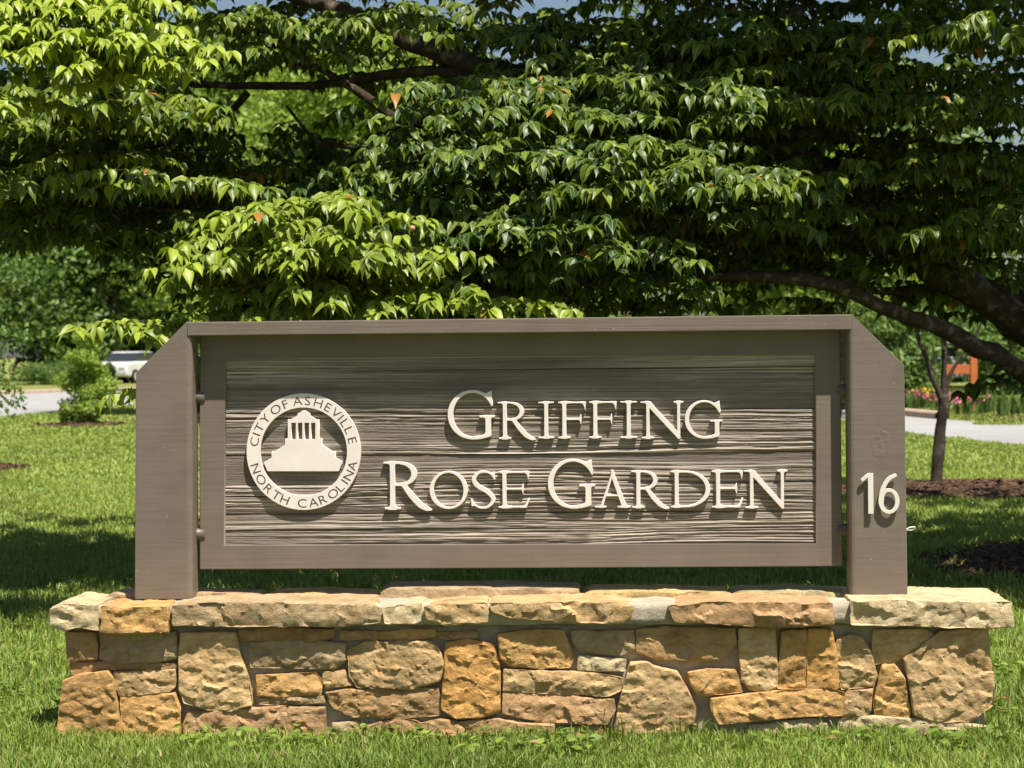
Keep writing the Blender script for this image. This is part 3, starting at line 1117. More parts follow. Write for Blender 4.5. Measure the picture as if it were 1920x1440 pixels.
def contours(fn, w, h0=-.06, h1=1.08, res=150):
    nx, ny = int((w + .2) * res), int((h1 - h0) * res)
    xs = np.linspace(-.1, w + .1, nx); ys = np.linspace(h0, h1, ny)
    X, Y = np.meshgrid(xs, ys)
    D = fn(np.stack([X, Y], -1))
    inn = D < 0
    act = np.argwhere(~((inn[:-1, :-1] == inn[:-1, 1:]) & (inn[:-1, 1:] == inn[1:, 1:]) & (inn[1:, 1:] == inn[1:, :-1])))
    nxt = {}

    def ep(a, b):   # crossing point on the grid edge a-b
        (i, j), (k_, l) = sorted((a, b))
        t = D[i, j] / (D[i, j] - D[k_, l])
        return ((i, j), (k_, l)), (xs[j] + (xs[l] - xs[j]) * t, ys[i] + (ys[k_] - ys[i]) * t)
    pts = {}
    for i, j in act:
        c = [(i, j), (i, j + 1), (i + 1, j + 1), (i + 1, j)]
        ent, ext = [], []
        for q in range(4):
            a, b = c[q], c[(q + 1) % 4]
            if inn[a] != inn[b]:
                key, p = ep(a, b); pts[key] = p
                (ext if inn[a] else ent).append(key)
        for e in ent:
            # inside is kept on one side: connect each entry to the next exit
            if ext: nxt[e] = ext.pop(0)
    loops = []
    while nxt:
        st = next(iter(nxt)); lp_, cur = [], st
        while cur in nxt:
            lp_.append(pts[cur]); cur = nxt.pop(cur)
        if len(lp_) > 8: loops.append(np.array(lp_))
    return loops


def simplify(P, eps):
    def dp(a, b):
        if b <= a + 1: return []
        d = P[b] - P[a]; L_ = np.linalg.norm(d) + 1e-12
        q = P[a + 1:b] - P[a]
        e = np.abs(q[:, 0] * d[1] - q[:, 1] * d[0]) / L_ if L_ > 1e-9 else np.linalg.norm(q, axis=1)
        m = int(e.argmax())
        if e[m] < eps: return []
        m += a + 1
        return dp(a, m) + [m] + dp(m, b)
    far = int(np.linalg.norm(P - P[0], axis=1).argmax())
    idx = [0] + dp(0, far) + [far] + dp(far, len(P) - 1)
    return P[idx]


def curve_solid(name, loops, half, bevel=0.0):
    cu = bpy.data.curves.new(name, 'CURVE')
    cu.dimensions = '2D'
    cu.fill_mode = 'BOTH'
    cu.extrude = half
    cu.bevel_depth = bevel
    cu.bevel_resolution = 1
    cu.offset = -bevel
    for lp_ in loops:
        sp = cu.splines.new('POLY')
        sp.points.add(len(lp_) - 1)
        for q, p in zip(sp.points, lp_):
            q.co = (p[0], p[1], 0, 1)
        sp.use_cyclic_u = True
    ob = bpy.data.objects.new(name, cu)
    COL.objects.link(ob)
    dg = bpy.context.evaluated_depsgraph_get()
    me = bpy.data.meshes.new_from_object(ob.evaluated_get(dg))
    bpy.data.objects.remove(ob); bpy.data.curves.remove(cu)
    me.transform(Matrix.Rotation(R(90), 4, 'X'))
    me.materials.clear()
    me.name = name
    return me


_fr = curve_solid('panel_frame', [np.array(fo), np.array(fi)], PT / 2, .003)
pf = link('panel_frame', _fr, M['frame_h'], sign)
pf.location = (0, PF + PT / 2 + .003, 0)
LET = {}


def letter(name, ch, box, off, half, bevel, mat, parent):
    x0, x1, y0, y1 = box
    a, b = S(x0, y1, off), S(x1, y0, off)
    w0 = (b[0] - a[0]) / (b[1] - a[1])
    key = (ch, round(w0, 2))
    if key not in LET:
        lps = contours(lambda P: gl(ch, P, w0), w0)
        LET[key] = [simplify(l_, .0022) for l_ in lps]
    allp = np.concatenate(LET[key])
    lo, hi = allp.min(0), allp.max(0)
    c = np.array([(a[0] + b[0]) / 2, (a[1] + b[1]) / 2])
    scl = np.array([(b[0] - a[0]) / (hi[0] - lo[0]), (b[1] - a[1]) / (hi[1] - lo[1])])
    lps = [(l_ - (lo + hi) / 2) * scl for l_ in LET[key]]
    me = curve_solid(name, lps, half, bevel)
    o = link(name, me, mat, parent)
    o.location = (c[0], off, c[1])
    return o


text = [('G', 840, 928, 731, 824.5), ('R', 934, 1004, 752, 826), ('I', 1010, 1038.5, 752, 823), ('F', 1047, 1099, 751.5, 823), ('F', 1105, 1156.5, 751, 822.5),
        ('I', 1163.5, 1194, 751, 822.5), ('N', 1201.5, 1281.5, 751, 823.5), ('G', 1284, 1354, 750, 823),
        ('R', 720, 810, 864, 958.5), ('O', 806, 877, 882.5, 954.5), ('S', 883, 929, 882, 954), ('E', 935, 993, 882, 953.5), ('G', 1027.5, 1115.5, 860, 954),
        ('A', 1116, 1181.5, 880.5, 952.5), ('R', 1184, 1254, 881, 955), ('D', 1258, 1331.5, 881, 952.5), ('E', 1335, 1393, 880.5, 953), ('N', 1395.5, 1476, 880, 954)]
LO = PF - .001 + .009
for ch, x0, x1, y0, y1 in text:
    letter('letter', ch, (x0, x1, y0, y1), LO, .0082, .0012, M['cream'], sign)
for ch, x0, x1, y0, y1 in (('1', 1614, 1637, 887, 963.5), ('6', 1647, 1686, 888, 963.5)):
    letter('number', ch, (x0, x1, y0, y1), -.0135, .0032, .0008, M['cream_metal'], post_r)

# emblem: ring, rotunda-on-a-hill shape, engraved words
def z4(x, y): return (440 + x / 5.5385, 720 + y / 5.5385)


ec = S(*z4(719, 702), LO)
er_o = (S(676.8, 847, LO)[0] - S(462.6, 847, LO)[0]) / 2
er_oz = (S(570, 737.5, LO)[1] - S(570, 956, LO)[1]) / 2
er_i, er_iz = er_o * 81.2 / 107.1, er_oz * 82.6 / 109.2
circ = lambda a, b, n=110: np.array([(a * math.cos(2 * math.pi * t / n), b * math.sin(2 * math.pi * t / n)) for t in range(n)])
ring = link('emblem_ring', curve_solid('emblem_ring', [circ(er_o, er_oz), circ(er_i, er_iz)], .0082, .0010), M['cream'], sign)
ring.location = (ec[0], LO, ec[1])
left = [(345, 905), (303, 810), (387, 765), (387, 700), (398, 695), (406, 707), (527, 628), (527, 565), (550, 565), (556, 545), (556, 368), (566, 365), (576, 372), (655, 325), (660, 302), (690, 292), (708, 273)]
right = [(738, 273), (768, 292), (785, 302), (788, 325), (858, 372), (868, 365), (880, 368), (880, 545), (888, 565), (909, 565), (909, 628), (1032, 708), (1040, 695), (1050, 700), (1050, 762), (1122, 803), (1085, 905)]
cvt = lambda L_: [np.array(S(*z4(x, y), LO)) - np.array(ec) for x, y in L_]
lps = [cvt(left + right)]
for a, b in ((593, 638), (661, 706), (729, 775), (798, 841)):
    lps.append(cvt([(a, 402), (b, 402), (b, 573), (a, 573)]))
bl = link('emblem_building', curve_solid('emblem_building', lps, .0082, .0006), M['cream'], sign)
bl.location = (ec[0], LO - .0004, ec[1])
glyph_cache = {}


def sans(ch):
    if ch not in glyph_cache:
        cu = bpy.data.curves.new('letter', 'FONT')
        cu.body = ch
        cu.size = 1.0
        cu.extrude = .012
        cu.offset = -.006
        cu.resolution_u = 4
        ob = bpy.data.objects.new('letter', cu); COL.objects.link(ob)
        dg = bpy.context.evaluated_depsgraph_get()
        me = bpy.data.meshes.new_from_object(ob.evaluated_get(dg))
        bpy.data.objects.remove(ob); bpy.data.curves.remove(cu)
        co = np.array([v.co for v in me.vertices])
        lo, hi = co.min(0), co.max(0)
        me.transform(Matrix.Translation((-(lo[0] + hi[0]) / 2, -.364, 0)))
        me.transform(Matrix.Rotation(R(90), 4, 'X'))
        me.materials.clear()
        glyph_cache[ch] = me
    return glyph_cache[ch]


top_w = [('C', 215, 597), ('I', 232, 520), ('T', 258, 450), ('Y', 318, 357), ('O', 432, 266), ('F', 532, 212), ('A', 661, 180), ('S', 768, 176), ('H', 882, 195), ('E', 983, 243), ('V', 1066, 303), ('I', 1116, 352), ('L', 1150, 412), ('L', 1187, 490), ('E', 1228, 590)]
bot_w = [('N', 222, 868), ('O', 270, 985), ('R', 347, 1080), ('T', 435, 1140), ('H', 518, 1195), ('C', 700, 1236), ('A', 818, 1226), ('R', 915, 1190), ('O', 1025, 1135), ('L', 1106, 1078), ('I', 1150, 1015), ('N', 1182, 942), ('A', 1226, 848)]
for lst, fl in ((top_w, 0), (bot_w, 1)):
    for ch, x, y in lst:
        an = math.atan2(702 - y, x - 719)
        rr = (er_o + er_i) / 2
        o = link('engraved_letter', sans(ch), M['engrave'], ring)
        o.location = (rr * math.cos(an), -.0094, rr * math.sin(an) * er_oz / er_o)
        hh = .031 / .73
        o.scale = (hh * 1.16, hh * .5, hh)
        o.rotation_euler = (0, -(an - math.pi / 2) if not fl else -(an + math.pi / 2), 0)
# small wire loop on the outer side of the numbered post
wp = [(1698, 993), (1706, 989), (1716, 988), (1718, 992), (1710, 995), (1698, 995)]
V, Fc = tube([(*[S(x, y, .07)[0]], .07 + .004 * i, S(x, y, .07)[1]) for i, (x, y) in enumerate(wp)], [.0022] * 6, 6)
link('wire_loop', mesh('wire_loop', V, Fc, True), M['wire'], sign)

# ------------------------------------------------------------------ leaves
def leaf_shape(fold=.30, curve=.28, wav=.0, w=.235):
    T = np.array([0, .10, .28, .48, .68, .85, 1.0])
    Wd = np.array([0, .60, .97, 1.0, .68, .22, 0]) * w
    V, E = [], []
    for i, (t, wd) in enumerate(zip(T, Wd)):
        zc_ = -curve * t * t + .05 * t
        V.append((0, t, zc_)); E.append(0.0)
        if 0 < i < 6:
            wv = wav * math.sin(i * 2.4)
            V.append((-wd, t - .03, zc_ + wd * fold + wv)); E.append(1.0)
            V.append((wd, t - .03, zc_ + wd * fold - wv)); E.append(1.0)
    mid = [0] + [1 + 3 * (i - 1) for i in range(1, 6)] + [16]
    Fc = [(0, 2, 1), (0, 1, 3)]
    Fc = []
    m1 = mid[1]
    Fc += [(0, m1, m1 + 1), (0, m1 + 2, m1)]
    for i in range(1, 5):
        a, b = mid[i], mid[i + 1]
        Fc += [(a, b, b + 1), (a, b + 1, a + 1), (a, a + 2, b + 2), (a, b + 2, b)]
    a = mid[5]
    Fc += [(a, 16, a + 1), (a, a + 2, 16)]
    return np.array(V), np.array(Fc), np.array(E)


SHAPES = [leaf_shape(.42, .34, .014), leaf_shape(.62, .48, .020), leaf_shape(.25, .22, .012, .25), leaf_shape(.50, .14, .024, .21)]


def unit(v):
    return v / (np.linalg.norm(v, axis=-1, keepdims=True) + 1e-9)


def merge_leaves(name, pos, yax, nrm, size, tone, which):
    """many curved leaves as one mesh"""
    zax = unit(nrm - (nrm * yax).sum(-1, keepdims=True) * yax)
    xax = np.cross(yax, zax)
    VV, FF, TT, EE = [], [], [], []
    base_i = 0
    for k_, (v, f, e) in enumerate(SHAPES):
        m = which == k_
        c = int(m.sum())
        if not c: continue
        P = pos[m][:, None] + size[m][:, None, None] * (v[None, :, 0:1] * xax[m][:, None] + v[None, :, 1:2] * yax[m][:, None] + v[None, :, 2:3] * zax[m][:, None])
        VV.append(P.reshape(-1, 3))
        FF.append((f[None] + (np.arange(c) * len(v))[:, None, None] + base_i).reshape(-1, 3))
        TT.append(np.repeat(tone[m], len(v))); EE.append(np.tile(e, c))
        base_i += c * len(v)
    return np_mesh(name, np.concatenate(VV), np.concatenate(FF), {'tone': np.concatenate(TT), 'edge': np.concatenate(EE)}, smooth=True)


class Sprays:
    """leafy shoots: each a twig with opposite, hanging leaves"""
    def __init__(s):
        s.pos, s.y, s.n, s.sz, s.tone = [], [], [], [], []
        s.tw = []

    def twig(s, p, heading, L, size=.088, tone=.35, tvar=.18, droop=.8, arch=.3, rise=.14, out=(0, -1, 0), old=.004, step=.072):
        h = np.array([math.cos(heading), math.sin(heading), 0.0])
        side = np.array([-h[1], h[0], 0])
        nn = max(3, int(L / step))
        P = []
        for i in range(nn + 1):
            t = i / nn
            P.append(p + h * L * t + np.array([0, 0, L * (rise * t - arch * t * t)]) + side * L * .10 * math.sin(3 * t + p[0] * 9))
        s.tw.append(P)
        out = np.array(out)
        hd0 = math.atan2(h[1], h[0])
        for i in range(1, nn + 1):
            m = random.choice((3, 4, 4, 5)) if i < nn else 6
            half = R(150) if i < nn else R(125)
            for j in range(m):
                ph = hd0 + half * (2 * (j + random.random()) / m - 1)
                o_ = np.array([math.cos(ph), math.sin(ph), 0.0])
                dr = droop * random.uniform(.15, 1.25)
                d = o_ + np.array([random.gauss(0, .1), random.gauss(0, .1), -dr])
                d = d / np.linalg.norm(d)
                n0 = np.array([0, 0, .8]) + o_ * .55 + out * .2 + np.array([random.gauss(0, .2), random.gauss(0, .2), 0])
                s.pos.append(P[i] + d * .008 + np.array([0, 0, .006])); s.y.append(d); s.n.append(n0)
                s.sz.append(size * random.uniform(.66, 1.2))
                s.tone.append(2.0 if random.random() < old else min(1, max(0, tone + random.gauss(0, tvar))))

    def arrays(s):
        return [np.array(a) for a in (s.pos, s.y, s.n, s.sz, s.tone)]

    def twig_mesh(s, name, r=.0018):
        V, Fc = [], []
        for P in s.tw:
            b = len(V)
            n = len(P)
            for i, p in enumerate(P):
                q = r * (1.3 - .9 * i / n)
                V += [p + np.array([q, 0, -.4 * q]), p + np.array([-q, 0, -.4 * q]), p + np.array([0, 0, q])]
            for i in range(n - 1):
                for k_ in range(3):
                    k2 = (k_ + 1) % 3
                    Fc.append((b + 3 * i + k_, b + 3 * i + k2, b + 3 * i + 3 + k2, b + 3 * i + 3 + k_))
        return np_mesh(name, np.array(V), np.array(Fc), smooth=True)


def shelf(sp, x0, x1, ya, yb, Y, depth, n, L=(.28, .5), tone=.35, droop=.85, jit=12, bow=0, spread=85, size=.088, old=.003, arch=.24, head=-90):
    """a tier of foliage seen in the photograph between two points, at depth Y"""
    for _ in range(n):
        t = random.random()
        px = x0 + (x1 - x0) * t
        py = ya + (yb - ya) * t - bow * 4 * t * (1 - t) + random.gauss(0, jit)
        Yd = Y + random.random() * depth
        py += (Yd - Y) / max(.1, depth) * -6 + 15 * mnoise.noise(Vector((px / 130, ya * .37, 2.0)))
        L_ = random.uniform(*L)
        p = W(px, py, Yd) + np.array([0, L_ * .5, 0])
        hd = R(head + random.uniform(-spread, spread))
        sp.twig(p, hd, L_, tone=tone, droop=droop, size=size * random.uniform(.9, 1.1), old=old, arch=arch)


def fill(sp, x0, x1, y0, y1, Y0, Y1, n, tone=.25, L=(.3, .55), droop=.7, size=.095, old=.006):
    for _ in range(n):
        p = W(random.uniform(x0, x1), random.uniform(y0, y1), random.uniform(Y0, Y1))
        sp.twig(p, random.uniform(0, 6.283), random.uniform(*L), tone=tone, droop=droop, size=size, old=old)


def blob(sp, c, r, n, tone=.3, size=.15, L=(.4, .65), step=.10, droop=.2):
    for _ in range(n):
        v = np.random.default_rng(random.randrange(1 << 30)).normal(size=3); v /= np.linalg.norm(v)
        q = random.random() ** .4
        p = np.array(c) + v * np.array(r) * q
        sp.twig(p, math.atan2(v[1], v[0]) + random.gauss(0, .5), random.uniform(*L), tone=tone, size=size, step=step, droop=droop, arch=.15, out=(0, 0, 1))


# ------------------------------------------------------------------ main dogwood
tree = empty('dogwood_tree', (4.05, 12.4, 0))
tag(tree, 'spreading dogwood whose mottled limbs and tiered dark leaves overhang the sign', 'tree')
TO = np.array([4.05, 12.4, 0.0])


def limb(parent, org, pts, r0, r1, n=26, sides=10, name='limb', mat='bark', seed=0):
    P = spline(pts, n)
    P = [p - org for p in P]
    P = [p + np.array([mnoise.noise(Vector(p * 5 + seed)), mnoise.noise(Vector(p * 5 + seed + 9)), mnoise.noise(Vector(p * 5 + seed + 4))]) * .02 for p in P]
    rad = [r0 + (r1 - r0) * (i / (n - 1)) ** .8 for i in range(n)]
    V, Fc = tube(P, rad, sides, .35, seed)
    return link(name, mesh(name, V, Fc, True), M[mat], parent)


trunk_top = TO + np.array([-.05, .0, 1.05])
limb(tree, TO, [TO + np.array([0, 0, -.05]), TO + np.array([.02, .02, .35]), TO + np.array([0, 0, .75]), trunk_top], .19, .15, 16, 14, 'trunk')
limb(tree, TO, [trunk_top + np.array([.02, 0, -.12]), W(1990, 735, 12.0), W(1920, 700, 11.8), W(1790, 625, 11.5), W(1690, 592, 11.3), W(1560, 537, 11.1), W(1440, 520, 11.0), W(1310, 518, 11.0), W(1160, 520, 11.2)], .075, .018, 40, 10, seed=1)
limb(tree, TO, [trunk_top + np.array([0, .03, -.1]), W(1985, 640, 12.4), W(1900, 590, 12.3), W(1810, 535, 12.2), W(1740, 490, 12.1), W(1660, 420, 12.0), W(1560, 330, 11.8), W(1400, 250, 11.6), W(1150, 185, 11.5), W(960, 140, 11.5), W(800, 90, 11.5), W(640, 25, 11.6), W(480, -40, 11.8)], .130, .038, 60, 12, seed=2)
limb(tree, TO, [W(1960, 560, 12.6), W(1860, 545, 12.6), W(1760, 540, 12.5), W(1660, 545, 12.4), W(1560, 530, 12.3)], .055, .016, 24, 8, seed=3)
limb(tree, TO, [trunk_top, TO + np.array([.1, -.1, 1.8]), W(2060, 330, 12.0), W(2040, 150, 11.9), W(1900, -160, 11.5), W(1700, -350, 11.3)], .12, .05, 30, 10, seed=4)
limb(tree, TO, [W(1915, 320, 12.2), W(1800, 290, 12.1), W(1650, 265, 12.0), W(1500, 262, 11.9)], .035, .014, 20, 8, seed=5)
limb(tree, TO, [W(1500, 20, 11.6), W(1430, 60, 11.6), W(1300, 90, 11.6)], .045, .02, 14, 8, seed=6)
limb(tree, TO, [W(1150, 190, 11.6), W(960, 235, 11.5), W(760, 225, 11.5), W(700, 190, 11.5), W(600, 130, 11.6), W(480, 95, 11.8)], .045, .014, 30, 8, seed=7)
limb(tree, TO, [W(1000, 160, 11.6), W(860, 135, 11.5), W(740, 140, 11.6), W(640, 155, 11.7), W(430, 162, 12.0), W(330, 150, 12.2)], .038, .018, 30, 8, seed=8)
limb(tree, TO, [W(780, 240, 11.5), W(700, 275, 11.6), W(600, 265, 11.8), W(540, 200, 12.0)], .022, .008, 20, 6, seed=9)
limb(tree, TO, [W(470, 175, 12.0), W(420, 215, 12.0), W(340, 255, 12.1), W(270, 275, 12.2)], .022, .012, 16, 6, seed=10)
limb(tree, TO, [W(1160, 520, 11.2), W(900, 500, 11.0), W(700, 470, 10.8), W(560, 480, 10.6)], .02, .008, 20, 6, seed=11)
limb(tree, TO, [W(1400, 250, 11.6), W(1200, 300, 11.2), W(1000, 330, 10.9), W(800, 360, 10.7)], .03, .010, 20, 7, seed=12)
limb(tree, TO, [W(560, 480, 10.9), W(420, 410, 11.4), W(250, 390, 11.8), W(100, 400, 12.0)], .016, .006, 20, 6, seed=13)

sp = Sprays()
# lit tiers, centre; weaker light painted in as a darker leaf tone
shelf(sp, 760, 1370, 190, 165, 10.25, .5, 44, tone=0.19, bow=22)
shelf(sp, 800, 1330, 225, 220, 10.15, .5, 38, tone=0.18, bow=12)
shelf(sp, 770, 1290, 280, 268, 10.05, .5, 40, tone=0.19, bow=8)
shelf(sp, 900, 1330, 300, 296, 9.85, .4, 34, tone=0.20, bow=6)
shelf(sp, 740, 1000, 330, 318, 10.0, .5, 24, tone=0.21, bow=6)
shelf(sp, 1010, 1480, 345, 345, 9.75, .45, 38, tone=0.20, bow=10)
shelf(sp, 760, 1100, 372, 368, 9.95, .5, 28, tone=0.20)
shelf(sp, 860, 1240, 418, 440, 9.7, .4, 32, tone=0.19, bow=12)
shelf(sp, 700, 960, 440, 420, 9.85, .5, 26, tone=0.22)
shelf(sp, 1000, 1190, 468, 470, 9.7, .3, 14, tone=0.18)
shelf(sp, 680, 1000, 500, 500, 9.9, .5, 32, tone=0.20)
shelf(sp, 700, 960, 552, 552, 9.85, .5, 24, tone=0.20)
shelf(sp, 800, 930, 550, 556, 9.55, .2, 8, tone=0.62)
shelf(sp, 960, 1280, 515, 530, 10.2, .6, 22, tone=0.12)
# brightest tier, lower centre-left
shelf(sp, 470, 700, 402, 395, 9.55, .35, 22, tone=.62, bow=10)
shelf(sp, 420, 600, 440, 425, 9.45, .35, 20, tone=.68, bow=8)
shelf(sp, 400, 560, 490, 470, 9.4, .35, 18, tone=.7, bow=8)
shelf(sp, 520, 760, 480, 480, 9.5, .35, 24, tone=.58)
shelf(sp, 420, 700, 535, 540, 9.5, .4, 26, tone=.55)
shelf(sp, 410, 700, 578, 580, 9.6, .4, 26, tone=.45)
# upper-left tier of yellower leaves, sunlight added in their light tone; shaded underside
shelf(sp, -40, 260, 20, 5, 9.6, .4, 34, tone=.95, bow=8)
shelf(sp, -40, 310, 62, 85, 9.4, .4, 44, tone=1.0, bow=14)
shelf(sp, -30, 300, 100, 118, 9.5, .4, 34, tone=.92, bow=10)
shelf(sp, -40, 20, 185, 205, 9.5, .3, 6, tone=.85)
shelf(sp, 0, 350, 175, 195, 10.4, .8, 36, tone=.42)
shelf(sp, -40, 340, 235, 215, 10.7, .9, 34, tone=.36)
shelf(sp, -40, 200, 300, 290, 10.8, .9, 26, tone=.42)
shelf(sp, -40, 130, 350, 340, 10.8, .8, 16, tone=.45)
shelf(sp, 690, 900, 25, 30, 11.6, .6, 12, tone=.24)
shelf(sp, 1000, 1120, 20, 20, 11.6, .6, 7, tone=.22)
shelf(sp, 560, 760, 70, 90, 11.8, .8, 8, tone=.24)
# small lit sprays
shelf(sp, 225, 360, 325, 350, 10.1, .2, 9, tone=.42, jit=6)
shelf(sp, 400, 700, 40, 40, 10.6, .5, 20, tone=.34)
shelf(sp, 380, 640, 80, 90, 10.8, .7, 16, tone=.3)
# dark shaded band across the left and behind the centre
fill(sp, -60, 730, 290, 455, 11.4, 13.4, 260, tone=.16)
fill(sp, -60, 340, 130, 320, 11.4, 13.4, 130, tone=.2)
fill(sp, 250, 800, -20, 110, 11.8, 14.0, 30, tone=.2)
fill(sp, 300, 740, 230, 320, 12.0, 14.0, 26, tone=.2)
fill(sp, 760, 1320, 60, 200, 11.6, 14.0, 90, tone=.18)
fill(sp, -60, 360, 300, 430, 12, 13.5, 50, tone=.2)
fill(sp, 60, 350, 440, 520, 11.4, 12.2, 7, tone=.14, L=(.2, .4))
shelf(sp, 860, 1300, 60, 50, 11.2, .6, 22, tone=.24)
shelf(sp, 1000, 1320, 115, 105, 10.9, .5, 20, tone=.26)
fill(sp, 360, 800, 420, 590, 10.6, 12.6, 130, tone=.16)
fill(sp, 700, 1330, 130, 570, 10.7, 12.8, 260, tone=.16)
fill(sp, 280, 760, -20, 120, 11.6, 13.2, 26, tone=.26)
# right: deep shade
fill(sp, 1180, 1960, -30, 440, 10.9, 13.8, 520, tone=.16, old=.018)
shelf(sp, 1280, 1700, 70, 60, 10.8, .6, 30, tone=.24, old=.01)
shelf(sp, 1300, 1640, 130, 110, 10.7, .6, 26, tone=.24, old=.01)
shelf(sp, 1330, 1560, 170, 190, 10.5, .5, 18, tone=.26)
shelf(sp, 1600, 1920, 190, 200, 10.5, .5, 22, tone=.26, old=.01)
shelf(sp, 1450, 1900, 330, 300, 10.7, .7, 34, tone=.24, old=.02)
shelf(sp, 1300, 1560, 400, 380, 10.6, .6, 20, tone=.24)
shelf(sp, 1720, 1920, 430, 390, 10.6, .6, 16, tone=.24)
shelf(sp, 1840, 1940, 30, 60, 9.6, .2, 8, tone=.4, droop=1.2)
fill(sp, 1200, 1900, 420, 510, 11.2, 13.0, 110, tone=.16)
fill(sp, 1480, 1940, 520, 590, 12.2, 13.2, 26, tone=.2, L=(.2, .4))
fill(sp, 1850, 1970, 650, 730, 12.2, 13.0, 9, tone=.2, L=(.2, .4))
fill(sp, 1100, 1300, 540, 590, 10.8, 11.8, 14, tone=.14, L=(.2, .35))
# low hanging shoots by the left post
shelf(sp, 190, 345, 615, 606, 9.5, .2, 9, tone=.66, jit=7, L=(.22, .34))
shelf(sp, 250, 350, 735, 735, 9.4, .25, 4, tone=.6, jit=9, L=(.2, .3))
shelf(sp, 340, 380, 640, 700, 9.7, .3, 8, tone=.5, jit=20, L=(.2, .3))
# rest of the crown, unseen overhead, made dense and flat-leaved to cast shade
blob(sp, (3.2, 12.2, 3.9), (2.4, 1.8, .55), 230)
blob(sp, (3.4, 10.6, 4.05), (2.2, 1.3, .5), 260)
blob(sp, (0.3, 12.0, 3.75), (2.3, 1.5, .4), 220)
blob(sp, (-2.4, 12.2, 3.7), (1.7, 1.5, .35), 130)
blob(sp, (4.6, 12.6, 2.9), (1.2, 1.6, .7), 60)
blob(sp, (4.6, 15.0, 4.4), (2.0, 1.7, .6), 150)
blob(sp, (1.2, 14.2, 4.35), (2.2, 1.3, .5), 130)
blob(sp, (-2.0, 14.0, 4.2), (1.6, 1.2, .4), 60)
pos, yv, nv, sz, tone = sp.arrays()
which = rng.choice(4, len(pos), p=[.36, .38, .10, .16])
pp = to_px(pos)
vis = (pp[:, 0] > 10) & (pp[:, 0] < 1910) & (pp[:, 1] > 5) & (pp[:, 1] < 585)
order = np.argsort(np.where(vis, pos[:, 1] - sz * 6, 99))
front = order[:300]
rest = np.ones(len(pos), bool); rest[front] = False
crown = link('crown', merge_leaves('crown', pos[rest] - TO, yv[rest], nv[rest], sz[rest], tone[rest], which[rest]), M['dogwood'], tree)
crown['kind'] = 'stuff'
tw = link('twigs', sp.twig_mesh('twigs'), M['bark'], tree)
tw.location = tuple(-TO); tw['kind'] = 'stuff'
variants = {}
for i in front:
    tq = int(round(min(tone[i], 1.0) * 8)) if tone[i] < 1.5 else 16
    key = (which[i], tq)
    if key not in variants:
        v, f, e = SHAPES[which[i]]
        variants[key] = np_mesh('leaf', v, f, {'tone': np.full(len(v), tq / 8.0), 'edge': e}, smooth=True)
    yy = yv[i]; zz_ = nv[i] - (nv[i] @ yy) * yy; zz_ /= np.linalg.norm(zz_)
    xx = np.cross(yy, zz_)
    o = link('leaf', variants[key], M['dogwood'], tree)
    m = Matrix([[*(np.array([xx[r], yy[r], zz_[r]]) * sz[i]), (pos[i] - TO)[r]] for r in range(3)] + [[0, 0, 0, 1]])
    o.matrix_local = m


# one ripening fruit among the bright leaves
bm = bmesh.new()
bmesh.ops.create_icosphere(bm, subdivisions=3, radius=.013)
for v in bm.verts:
    v.co *= 1 + .10 * mnoise.noise(v.co * 330)
me = bpy.data.meshes.new('fruit'); bm.to_mesh(me); bm.free()
me.polygons.foreach_set('use_smooth', [True] * len(me.polygons))
fu = link('fruit', me, plain('fruit_skin', (.55, .26, .16), .6, .3, .15, 60), tree)
fu.location = tuple(W(773, 428, 9.35) - TO)
# ------------------------------------------------------------------ other planting
def quad_leaves(name, pos, size, tone, nrm=None, mat=None, up=.35, aspect=.55):
    k_ = len(pos)
    d = unit(rng.normal(size=(k_, 3)) + np.array([0, 0, -.25]))
    n0 = unit(rng.normal(size=(k_, 3)) + np.array([0, 0, up * 3]))
    if nrm is not None: n0 = unit(n0 + nrm * .9)
    z = unit(n0 - (n0 * d).sum(-1, keepdims=True) * d)
    x = np.cross(d, z)
    s_ = size[:, None]
    P = np.stack([pos, pos + d * s_ * .45 + x * s_ * aspect * .5 + z * s_ * .07, pos + d * s_ - z * s_ * .08, pos + d * s_ * .45 - x * s_ * aspect * .5 + z * s_ * .07], 1).reshape(-1, 3)
    i = np.arange(k_)[:, None] * 4
    Fa = np.concatenate([i + np.array([[0, 1, 2]]), i + np.array([[0, 2, 3]])], 1).reshape(-1, 3)
    return np_mesh(name, P, Fa, {'tone': np.repeat(tone, 4)}, smooth=False)


def crown_points(blobs, n, shell=.55):
    """leaf positions near the surface of overlapping lobes"""
    vol = np.array([b[3] * b[4] * b[5] for b in blobs]) ** .7
    which = rng.choice(len(blobs), n, p=vol / vol.sum())
    B = np.array(blobs)[which]
    v = unit(rng.normal(size=(n, 3)))
    q = (shell + (1 - shell) * rng.random(n) ** .6) * (1 + .12 * rng.normal(size=n))
    return B[:, :3] + v * B[:, 3:6] * q[:, None], v


